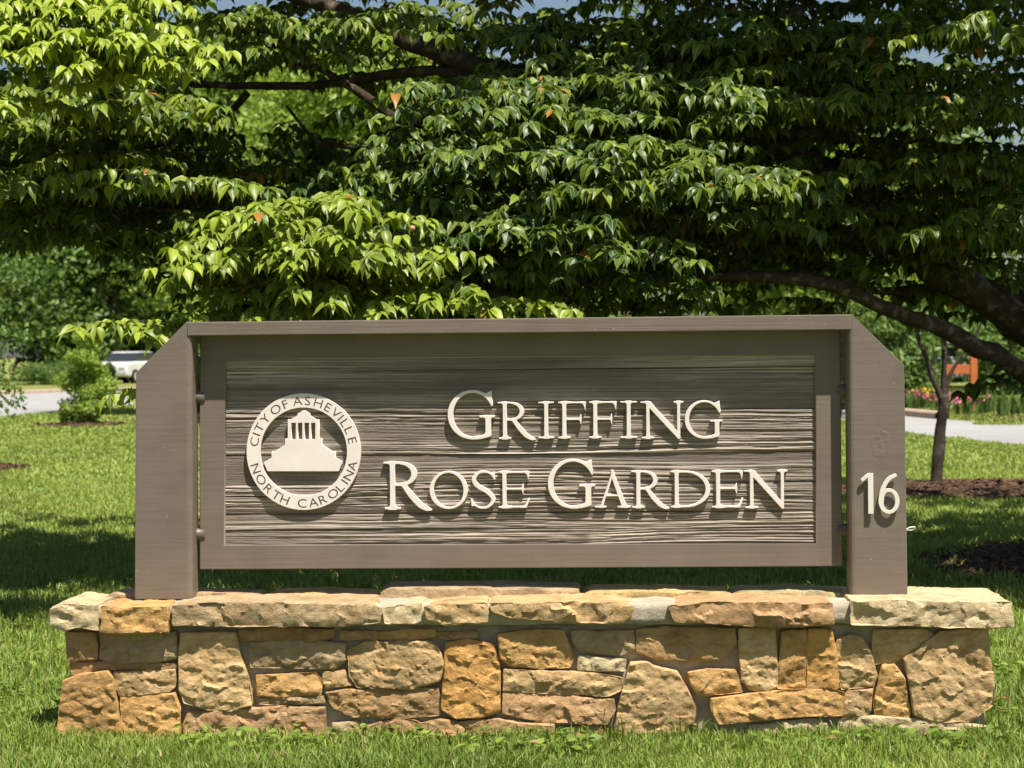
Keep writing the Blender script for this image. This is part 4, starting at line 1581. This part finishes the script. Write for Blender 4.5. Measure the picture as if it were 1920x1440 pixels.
def leafy_tree(name, x, y, h, r, label, mat, n=14000, leaf=.13, trunk=.12, base_z=.25, lobes=26, cat='tree', seed=0, group=None, squash=1.0, tonec=.5, extra=None):
    rs = np.random.default_rng(seed + 100)
    t = empty(name, (x, y, 0))
    tag(t, label, cat, group)
    bl_ = []
    z0 = h * base_z
    for i in range(lobes):
        u = rs.random()
        zz_ = z0 + (h - z0) * u
        rr = r * math.sqrt(max(.05, 1 - (2 * u - .85) ** 2 * .75))
        a = rs.random() * 6.283; q = math.sqrt(rs.random()) * .8
        br = r * rs.uniform(.24, .45)
        bl_.append((rr * q * math.cos(a), rr * q * math.sin(a), min(zz_, h - br * .7), br, br, br * .72 * squash))
    P, nv_ = crown_points(bl_, n)
    P[:, 2] = np.maximum(P[:, 2], .05)
    tone_ = np.clip(rs.normal(tonec, .22, n), 0, 1)
    c = link('crown', quad_leaves('crown', P, rs.uniform(.6, 1.25, n) * leaf, tone_, nv_), mat, t)
    c['kind'] = 'stuff'
    if trunk:
        V, Fc = tube([(0, 0, -.05), (.02 * h, 0, h * .2), (-.01 * h, .02 * h, h * .45), (0, 0, h * .8)], [trunk, trunk * .8, trunk * .6, trunk * .15], 8, .2, seed)
        link('trunk', mesh('trunk', V, Fc, True), M['bark2'], t)
        for i in range(6):
            b = bl_[rs.integers(len(bl_))]
            V, Fc = tube([(0, 0, h * rs.uniform(.2, .4)), (b[0] * .5, b[1] * .5, b[2] * .75), b[:3]], [trunk * .45, trunk * .3, trunk * .1], 6, .2, seed + i)
            link('limb', mesh('limb', V, Fc, True), M['bark2'], t)
    if extra:
        me_, en, es = extra
        E, _ = crown_points(bl_, en, .95)
        c2 = link('blossom', quad_leaves('blossom', E, rs.uniform(.7, 1.2, en) * es, rs.random(en), None, aspect=.9), me_, t)
        c2['kind'] = 'stuff'
    return t


# yellow-green neighbour on the left, behind the dogwood
T2 = np.array([-4.6, 14.5, 0.0])
# background trees beyond the lawn and road
leafy_tree('broadleaf_tree', -6.8, 47, 8.6, 3.8, 'tall leafy tree beyond the lawn behind the yellow-green dogwood sprays', M['bg_a'], 26000, .17, .2, .22, 34, seed=14, tonec=.6)
leafy_tree('broadleaf_tree', -3.0, 41, 7.3, 3.6, 'sunlit yellow-green tree seen through gaps between the dogwood branches', M['bg_a'], 36000, .17, .2, .10, 34, seed=1, tonec=.95)
leafy_tree('broadleaf_tree', -21, 113, 16, 7.5, 'tall bright green tree behind the clipped hedge across the road', M['bg_b'], 26000, .40, .3, .08, 40, seed=2, tonec=.55)
leafy_tree('broadleaf_tree', -34, 112, 17, 9, 'broad pale tree on the skyline beyond the bush with red blooms', M['bg_a'], 20000, .38, .3, .06, 36, seed=3, tonec=.45)
leafy_tree('broadleaf_tree', -9.0, 108, 14, 6.5, 'dark green tree standing past the white parked car', M['bg_c'], 18000, .40, .3, .05, 34, seed=4, tonec=.6)
leafy_tree('broadleaf_tree', 1.5, 76, 11.5, 6.2, 'bright rounded tree behind the middle of the dogwood crown', M['bg_a'], 20000, .34, .3, .05, 34, seed=5, tonec=.55)
leafy_tree('broadleaf_tree', 11.5, 70, 10.5, 5.6, 'mid green tree behind the orange timber post', M['bg_b'], 20000, .32, .3, .06, 34, seed=6, tonec=.5)
leafy_tree('broadleaf_tree', 20, 62, 12, 5.5, 'leafy tree beyond the flower bed past the silver car', M['bg_b'], 16000, .34, .3, .06, 34, seed=7, tonec=.5)
leafy_tree('broadleaf_tree', 6.0, 40, 7.0, 2.8, 'loose yellow-green tree rising behind the numbered post', M['bg_a'], 16000, .16, .12, .30, 26, seed=8, tonec=.6)
leafy_tree('broadleaf_tree', 30, 72, 12, 6, 'tree standing past the end of the flower bed beyond the drive', M['bg_b'], 12000, .38, .3, .04, 30, seed=15, tonec=.5)
leafy_tree('broadleaf_tree', 44, 95, 15, 9, 'far tree on the skyline past the flower bed', M['bg_c'], 12000, .5, .3, .04, 30, seed=16, tonec=.6)
leafy_tree('broadleaf_tree', -46, 135, 18, 11, 'distant grey-green tree at the end of the lawn', M['bg_b'], 14000, .5, .3, .04, 30, seed=9, tonec=.4)
leafy_tree('broadleaf_tree', 16, 105, 14, 9, 'distant tree closing the view behind the flower bed', M['bg_c'], 14000, .5, .3, .04, 30, seed=10, tonec=.7)
# left-hand bush with red blooms, and the young shrub in its mulch ring
p = W(-70, 800, 24.5)
mulch_bed('mulch_ring', p[0], p[1], .8, .75, 'small mulch patch under the leggy bush with red blooms', .03, 4)
leafy_tree('flowering_bush', p[0], p[1], 2.75, .85, 'loose leggy bush dotted with small red blooms beside the drive', M['bg_b'], 5000, .075, .03, .28, 30, 'bush', seed=11, tonec=.5, extra=(M['red'], 60, .05))
p = G(160, 797)
leafy_tree('young_shrub', p[0], p[1], 1.75, .56, 'small bushy bright green shrub planted in a ring of mulch', M['bg_a'], 6500, .085, .025, .02, 22, 'shrub', seed=12, tonec=.9, extra=(M['red'], 30, .05))
mulch_bed('mulch_ring', p[0], p[1] - .1, .95, 1.0, 'round patch of mulch under the young shrub', .04, 3)
for i, (x, y_, r_, lab) in enumerate(((70, 722, 1.0, 'wide clipped hedge mound beside the road behind the young shrub'), (140, 722, .9, 'clipped round hedge shrub hidden partly by the young shrub'), (203, 722, .75, 'dark clipped round shrub beside the white parked car'))):
    p = G(x, y_)
    leafy_tree('clipped_shrub', p[0], p[1], (1.0, 1.1, .95)[i], r_ * (1.25, 1.1, .55)[i], lab, M['bg_c'] if i == 2 else M['bg_b'], 3600, .10, 0, .02, 22, 'shrub', seed=20 + i, tonec=.5)
for i, (px, lab) in enumerate(((140, 'broad understorey bush under the far trees behind the clipped hedge'), (265, 'rounded understorey bush behind the white parked car'), (375, 'far understorey bush beside the trunk of the tall leafy tree'))):
    leafy_tree('understorey_bush', (px - PX) / F * 118, 118, 7.0, 4.6, lab, M['bg_b'] if i % 2 else M['bg_c'], 7000, .42, .1, .02, 26, 'bush', seed=50 + i, tonec=.6)
# broad-leaved bushes on the right, beyond the drive
for i, (px, Y, h, r_, mt, lab) in enumerate(((1400, 47, 2.9, 1.7, 'bg_a', 'glossy broad-leaved bush showing above the top rail of the sign'), (1530, 45, 3.1, 1.6, 'bg_b', 'broad-leaved evergreen bush beside the numbered post top'), (1690, 52, 2.7, 1.35, 'bg_b', 'dark evergreen bush behind the slender young tree'), (1765, 80, 4.0, 2.6, 'bg_c', 'deep green bush behind the silver car'), (1895, 57, 2.8, 1.35, 'bg_b', 'evergreen bush at the end of the flower bed'))):
    leafy_tree('evergreen_bush', (px - PX) / F * Y, Y, h, r_, lab, M[mt], 7000, .17, .05, .03, 26, 'bush', seed=30 + i, tonec=.55, extra=(M['pink'], 24, .07) if i in (1, 2) else None)

# slender multi-stemmed young tree
p = G(1756, 917)
yt = empty('young_tree', tuple(p))
tag(yt, 'slender young tree with forked trunk standing in a mulch bed', 'tree')
YT = np.array([p[0], p[1], 0])
yY = p[1]
limb(yt, YT, [YT + np.array([0, 0, -.03]), W(1756, 880, yY), W(1763, 820, yY), W(1768, 770, yY), W(1768, 742, yY)], .058, .046, 18, 10, 'trunk', 'bark2', 31)
limb(yt, YT, [W(1767, 752, yY), W(1752, 715, yY), W(1735, 670, yY), W(1722, 625, yY), W(1700, 560, yY)], .032, .014, 18, 8, 'limb', 'bark2', 32)
limb(yt, YT, [W(1768, 752, yY), W(1772, 700, yY), W(1770, 650, yY), W(1766, 600, yY), W(1760, 520, yY)], .034, .014, 18, 8, 'limb', 'bark2', 33)
limb(yt, YT, [W(1770, 745, yY), W(1780, 705, yY), W(1800, 670, yY), W(1822, 640, yY), W(1850, 590, yY)], .022, .010, 18, 8, 'limb', 'bark2', 34)
P, nv_ = crown_points([(.0, 0, 2.6, .7, .7, .5), (-.4, .1, 2.3, .5, .5, .35), (.45, .1, 2.35, .5, .5, .35), (0, .1, 3.1, .6, .6, .4)], 2600, .3)
c = link('crown', quad_leaves('crown', P, rng.uniform(.07, .12, len(P)), np.clip(rng.normal(.45, .2, len(P)), 0, 1), nv_), M['bg_b'], yt); c['kind'] = 'stuff'
q = W(1785, 775, yY)
for dx in (-.03, .02):
    V_, F_, E_ = SHAPES[0]
    o = link('leaf', variants.setdefault((0, 5), np_mesh('leaf', V_, F_, {'tone': np.full(len(V_), .6), 'edge': E_}, smooth=True)), M['dogwood'], yt)
    o.location = tuple(q - YT + np.array([dx, 0, .04])); o.rotation_euler = (R(-80), R(20 * (1 if dx > 0 else -1)), 0); o.scale = (.12, .12, .12)
mulch_bed('mulch_ring', p[0] + .5, p[1] - .35, 1.75, 1.15, 'dark bark mulch bed round the slender young tree', .06, 1)
mulch_bed('mulch_ring', 4.3, 12.5, 2.0, 1.7, 'shaded bark mulch under the dogwood limbs behind the sign', .05, 2)

# flower bed beyond the drive on the right
bed_pts = [G(1590, 766), G(1700, 776), G(1770, 783), G(1830, 788), G(1925, 792), G(1960, 770), G(1990, 745), G(1700, 745), G(1600, 748)]
flat_poly('flower_bed', [b[:2] for b in bed_pts], .009, M['mulch'], 'mulched flower bed beyond the drive', 'flower bed')


def blade_clump(name, p, n, h, label, cat, mat, group=None, w=.035, flower=None):
    t = empty(name, (p[0], p[1], 0)); tag(t, label, cat, group)
    VV, FF, TT = [], [], []
    for i in range(n):
        a = random.random() * 6.283; q = random.random() * .22; ln = h * random.uniform(.6, 1.1); le = random.uniform(.05, .5)
        bx, by = q * math.cos(a), q * math.sin(a)
        sx, sy = -math.sin(a + .6), math.cos(a + .6)
        b0 = len(VV)
        for t_, wd in ((0, .7), (.5, 1), (1, .05)):
            x = bx + math.cos(a) * le * ln * t_ * t_; y = by + math.sin(a) * le * ln * t_ * t_; z = ln * (t_ - .12 * le * t_ * t_)
            VV += [(x - sx * w * wd, y - sy * w * wd, z), (x + sx * w * wd, y + sy * w * wd, z)]
        FF += [(b0, b0 + 1, b0 + 3, b0 + 2), (b0 + 2, b0 + 3, b0 + 5, b0 + 4)]
        TT += [random.random()] * 6
    c = link('foliage', np_mesh('foliage', np.array(VV), np.array(FF), {'tone': np.array(TT)}), M[mat], t); c['kind'] = 'stuff'
    if flower:
        k_ = 60
        P = np.stack([rng.normal(0, .16, k_), rng.normal(0, .16, k_), h * rng.uniform(.75, 1.15, k_)], 1)
        c = link('blossom', quad_leaves('blossom', P, rng.uniform(.05, .1, k_), rng.random(k_), None, aspect=.9), M[flower], t); c['kind'] = 'stuff'
    return t


for x, y, lab in ((1700, 770, 'upright sword-leaved iris clump behind the slender young tree'), (1850, 776, 'upright iris clump just past the orange timber post'),
                  (1880, 780, 'taller iris clump in the middle of the bed past the orange post'), (1912, 778, 'iris clump at the far end of the flower bed')):
    blade_clump('iris_clump', G(x, y), 26, .46, lab, 'plant', 'bg_b', 'iris clumps in the flower bed')
for x, y, lab in ((1640, 764, 'low pink flowers beside the numbered post'), (1722, 766, 'low pink flowers close behind the young tree trunk'),
                  (1770, 774, 'low pink flowers between the young tree and the orange post'), (1812, 778, 'low pink flowers at the foot of the orange timber post')):
    blade_clump('pink_flower_clump', G(x, y), 26, .34, lab, 'flowers', 'bg_b', 'pink flower clumps', .03, 'pink')
for x, y, lab in ((1588, 763, 'yellow flowers showing between the sign panel and the numbered post'), (1672, 762, 'yellow flowers beside the kerb past the numbered post'), (1745, 766, 'yellow flowers near the young tree trunk')):
    blade_clump('yellow_flower_clump', G(x, y), 26, .38, lab, 'flowers', 'bg_b', 'yellow flower clumps', .03, 'yellow')

# orange timber frame
p = G(1826, 770); q = G(1720, 768)
fr = empty('timber_frame', tuple(p)); tag(fr, 'orange stained timber post with a crossbeam in the flower bed', 'wooden frame')
link('post', box_mesh('post', -.07, .07, -.07, .07, -.05, 1.22, .008), M['orange_wood'], fr)
link('crossbeam', box_mesh('crossbeam', -.60, -.075, -.05, .05, .74, .93, .008), M['orange_wood'], fr)


def car(name, loc, rz, label, paint):
    t = empty(name, loc, rz); tag(t, label, 'car')
    prof = [(-2.2, .38), (-2.22, .75), (-2.1, .92), (-1.3, 1.0), (-.55, 1.43), (.75, 1.45), (1.55, 1.02), (2.15, .95), (2.25, .6), (2.2, .35)]
    body = [(-2.2, .35), (-2.24, .6), (-2.15, .9), (-1.25, 1.0), (1.6, 1.0), (2.15, .93), (2.25, .62), (2.2, .33), (1.9, .3), (-1.9, .3)]
    o = link('body', prism_mesh('body', body, -.88, .88, .09, 3), paint, t)
    cab = [(-1.25, .98), (-.6, 1.40), (-.3, 1.46), (.7, 1.47), (1.1, 1.40), (1.65, .98)]
    link('roof', prism_mesh('roof', [(-.62, 1.40), (-.3, 1.455), (.7, 1.465), (1.12, 1.40)], -.68, .68, .02), paint, t)
    link('window_glass', prism_mesh('window_glass', [(-1.2, .99), (-.62, 1.395), (1.12, 1.395), (1.6, .99)], -.74, .74, .05), M['glass'], t)
    for x in (-1.4, 1.4):
        for y in (-.86, .86):
            V, Fc = tube([(x, y - .1, .32), (x, y + .1, .32)], [.32, .32], 20)
            V.append(Vector((x, y - .1, .32))); Fc += [(i, (i + 1) % 20, len(V) - 1) for i in range(20)]
            w_ = link('wheel', mesh('wheel', V, Fc), M['tyre'], t)
            V, Fc = tube([(x, y - .11, .32), (x, y + .11, .32)], [.2, .2], 16)
            V.append(Vector((x, y - .11, .32))); Fc += [(i, (i + 1) % 16, len(V) - 1) for i in range(16)]
            link('rim', mesh('rim', V, Fc), M['rim'], w_)
    for y in (-.62, .62):
        link('headlight', box_mesh('headlight', -2.25, -2.1, y - .16, y + .16, .66, .78, .02), M['lamp'], t)
        link('tail_light', box_mesh('tail_light', 2.12, 2.25, y - .16, y + .16, .72, .88, .02), M['red'], t)
    return t


p = G(244, 718)
car('parked_car', (p[0], p[1], 0), R(75), 'white car parked far off beside a clipped shrub', M['car_white'])
car('parked_car', (W(1800, 690, 70)[0], 70, 0), R(8), 'silver car parked behind the orange timber frame', M['car_silver'])

# ------------------------------------------------------------------ grass
road_poly = [p[:2] for p in ne] + [p[:2] for p in fe]
beds = [(4.3, 12.5, 2.0, 1.7), (G(1756, 917)[0] + .5, G(1756, 917)[1] - .35, 1.75, 1.15), (G(160, 797)[0], G(160, 797)[1] - .1, .95, 1.0)]
wl, wr = sL - .02, sR + .03


def blades(n_per, y0, y1, h, w, margin=.35, bare=True):
    k_ = int(n_per * (y1 - y0) * (y0 + y1) / 2 * .5 * 1.0 + n_per * (y1 - y0) * margin * 2)
    y = y0 + (y1 - y0) * rng.random(k_)
    x = (rng.random(k_) * 2 - 1) * (.245 * y + margin)
    ok = ~in_poly(x, y, road_poly)
    for cx, cy, rx, ry in beds:
        e = ((x - cx) / rx) ** 2 + ((y - cy) / ry) ** 2
        ok &= (e > .93) | (rng.random(k_) < (.05 + .22 * (e > .6)))
    s_ = (x - O[0]) * ud[0] + (y - O[1]) * ud[1]; d_ = (x - O[0]) * nb[0] + (y - O[1]) * nb[1]
    ok &= ~((s_ > wl) & (s_ < wr) & (d_ > WALL_OFF + .0) & (d_ < .24))
    x, y, d_, s_ = x[ok], y[ok], d_[ok], s_[ok]
    k_ = len(x)
    patch = vnoise(x * 1.1 + 40, y * 1.1 + 40, 3)
    fine = vnoise(x * 6 + 40, y * 6 + 40, 4)
    hh = h * rng.uniform(.4, 1.35, k_) * (.55 + .9 * fine)
    near_wall = (d_ < WALL_OFF) & (d_ > WALL_OFF - .07)
    hh *= np.where(near_wall, rng.uniform(.7, 1.25, k_), 1)
    ww = w * rng.uniform(.6, 1.3, k_)
    a = rng.random(k_) * 6.283; le = rng.uniform(.15, 1.0, k_)
    dx, dy = np.cos(a) * le * hh, np.sin(a) * le * hh
    b = a + rng.normal(1.57, .6, k_)
    sx, sy = np.cos(b) * ww / 2, np.sin(b) * ww / 2
    z0 = np.zeros(k_) - .004
    zz_ = hh * (1 - .35 * le)
    V = np.stack([
        np.stack([x - sx, y - sy, z0], 1), np.stack([x + sx, y + sy, z0], 1),
        np.stack([x + dx * .35 - sx * .9, y + dy * .35 - sy * .9, zz_ * .6], 1), np.stack([x + dx * .35 + sx * .9, y + dy * .35 + sy * .9, zz_ * .6], 1),
        np.stack([x + dx, y + dy, zz_], 1)], 1).reshape(-1, 3)
    i = np.arange(k_)[:, None] * 5
    Fa = (i + np.array([[0, 1, 3, 0, 3, 2, 2, 3, 4]])).reshape(-1, 3)
    tone_ = np.clip(.18 + .55 * patch + .25 * rng.normal(size=k_) + np.clip((y - 10) / 30, 0, .22), 0, 1)
    tone_ = np.where(rng.random(k_) < .045, 2.0, tone_)
    return V, Fa, np.repeat(tone_, 5)


def grass_obj(name, parts, label):
    VV, FF, TT, b = [], [], [], 0
    for V, Fa, T in parts:
        VV.append(V); FF.append(Fa + b); TT.append(T); b += len(V)
    o = link(name, np_mesh(name, np.concatenate(VV), np.concatenate(FF), {'tone': np.concatenate(TT)}), M['grass'])
    tag(o, label, 'grass', kind='stuff')


grass_obj('grass', [blades(13000, 6.2, 7.35, .043, .0044, .3), blades(6500, 7.35, 9.5, .060, .005, .4), blades(3200, 9.5, 14, .050, .007, .5),
                    blades(1500, 14, 22, .042, .010, .8), blades(460, 22, 34, .040, .018, 1), blades(150, 34, 56, .042, .035, 1.5)],
          'short uneven lawn grass round the stone wall and across the lawn')
# taller tufts at the foot of the wall
tuft = []
for px, py, n, h in ((545, 1372, 26, .10), (1135, 1375, 22, .13), (1160, 1392, 16, .10), (1290, 1388, 16, .09), (1320, 1384, 12, .08), (1830, 1345, 26, .09), (700, 1390, 10, .07), (880, 1395, 10, .07), (1640, 1370, 12, .07), (440, 1378, 10, .06)):
    g = G(px, py)
    for _ in range(n):
        a = random.random() * 6.283; hh = h * random.uniform(.5, 1.2); le = random.uniform(.2, .9); w_ = random.uniform(.004, .009)
        x, y = g[0] + random.gauss(0, .025), g[1] + random.gauss(0, .012)
        dx, dy = math.cos(a) * le * hh, -abs(math.sin(a)) * le * hh
        sx, sy = -math.sin(a) * w_ / 2, math.cos(a) * w_ / 2
        tuft.append(((x - sx, y - sy, 0), (x + sx, y + sy, 0), (x + dx * .4 - sx, y + dy * .4 - sy, hh * .6), (x + dx * .4 + sx, y + dy * .4 + sy, hh * .6), (x + dx, y + dy, hh * (1 - .35 * le))))
V = np.array(tuft).reshape(-1, 3); k_ = len(tuft)
Fa = (np.arange(k_)[:, None] * 5 + np.array([[0, 1, 3, 0, 3, 2, 2, 3, 4]])).reshape(-1, 3)
o = link('tall_grass', np_mesh('tall_grass', V, Fa, {'tone': np.repeat(np.clip(rng.normal(.5, .2, k_), 0, 1), 5)}), M['grass'])
tag(o, 'taller unmown grass tufts growing against the foot of the stone wall', 'grass', kind='stuff')
# broad-leaved weeds and clover among the grass
k_ = 5200
y = rng.uniform(6.7, 9.2, k_); x = (rng.random(k_) * 2 - 1) * (.25 * y + .2)
m_ = vnoise(x * 2.2 + 9, y * 3 + 9, 12) > .50
s_ = (x - O[0]) * ud[0] + (y - O[1]) * ud[1]; d_ = (x - O[0]) * nb[0] + (y - O[1]) * nb[1]
m_ &= ~((s_ > wl - .03) & (s_ < wr + .03) & (d_ > WALL_OFF - .03) & (d_ < .26))
x, y = x[m_], y[m_]; k_ = len(x)
P = np.stack([x, y, rng.uniform(.015, .05, k_)], 1)
d = unit(np.stack([rng.normal(size=k_), rng.normal(size=k_), rng.uniform(-.1, .5, k_)], 1))
o = link('clover', merge_leaves('clover', P, d, unit(rng.normal(size=(k_, 3)) * .3 + np.array([0, 0, 1])), rng.uniform(.022, .055, k_), np.clip(rng.normal(.5, .25, k_), 0, 1), np.full(k_, 2)), M['weed'])
tag(o, 'broad-leaved clover and weeds mixed into the grass before the wall', 'weeds', kind='stuff')
# a few fallen leaves
for px, py in ((1550, 1404), (1012, 1412), (968, 1416), (850, 1400), (835, 1398), (1310, 1385), (560, 1385), (1890, 1330), (1868, 1350), (735, 1392), (1100, 1394)):
    g = G(px, py)
    V_, F_, E_ = SHAPES[random.randrange(4)]
    me = np_mesh('fallen_leaf', V_, F_, {'tone': np.full(len(V_), random.random()), 'edge': E_}, smooth=True)
    o = link('fallen_leaf', me, M['dry'])
    s_ = random.uniform(.035, .065)
    o.scale = (s_, s_, s_); o.location = (g[0], g[1], .034); o.rotation_euler = (random.uniform(-.4, .5), random.uniform(-.5, .5), random.random() * 6)
    tag(o, 'small brown fallen leaf lying in the grass before the stone wall', 'leaf', 'fallen leaves before the wall')
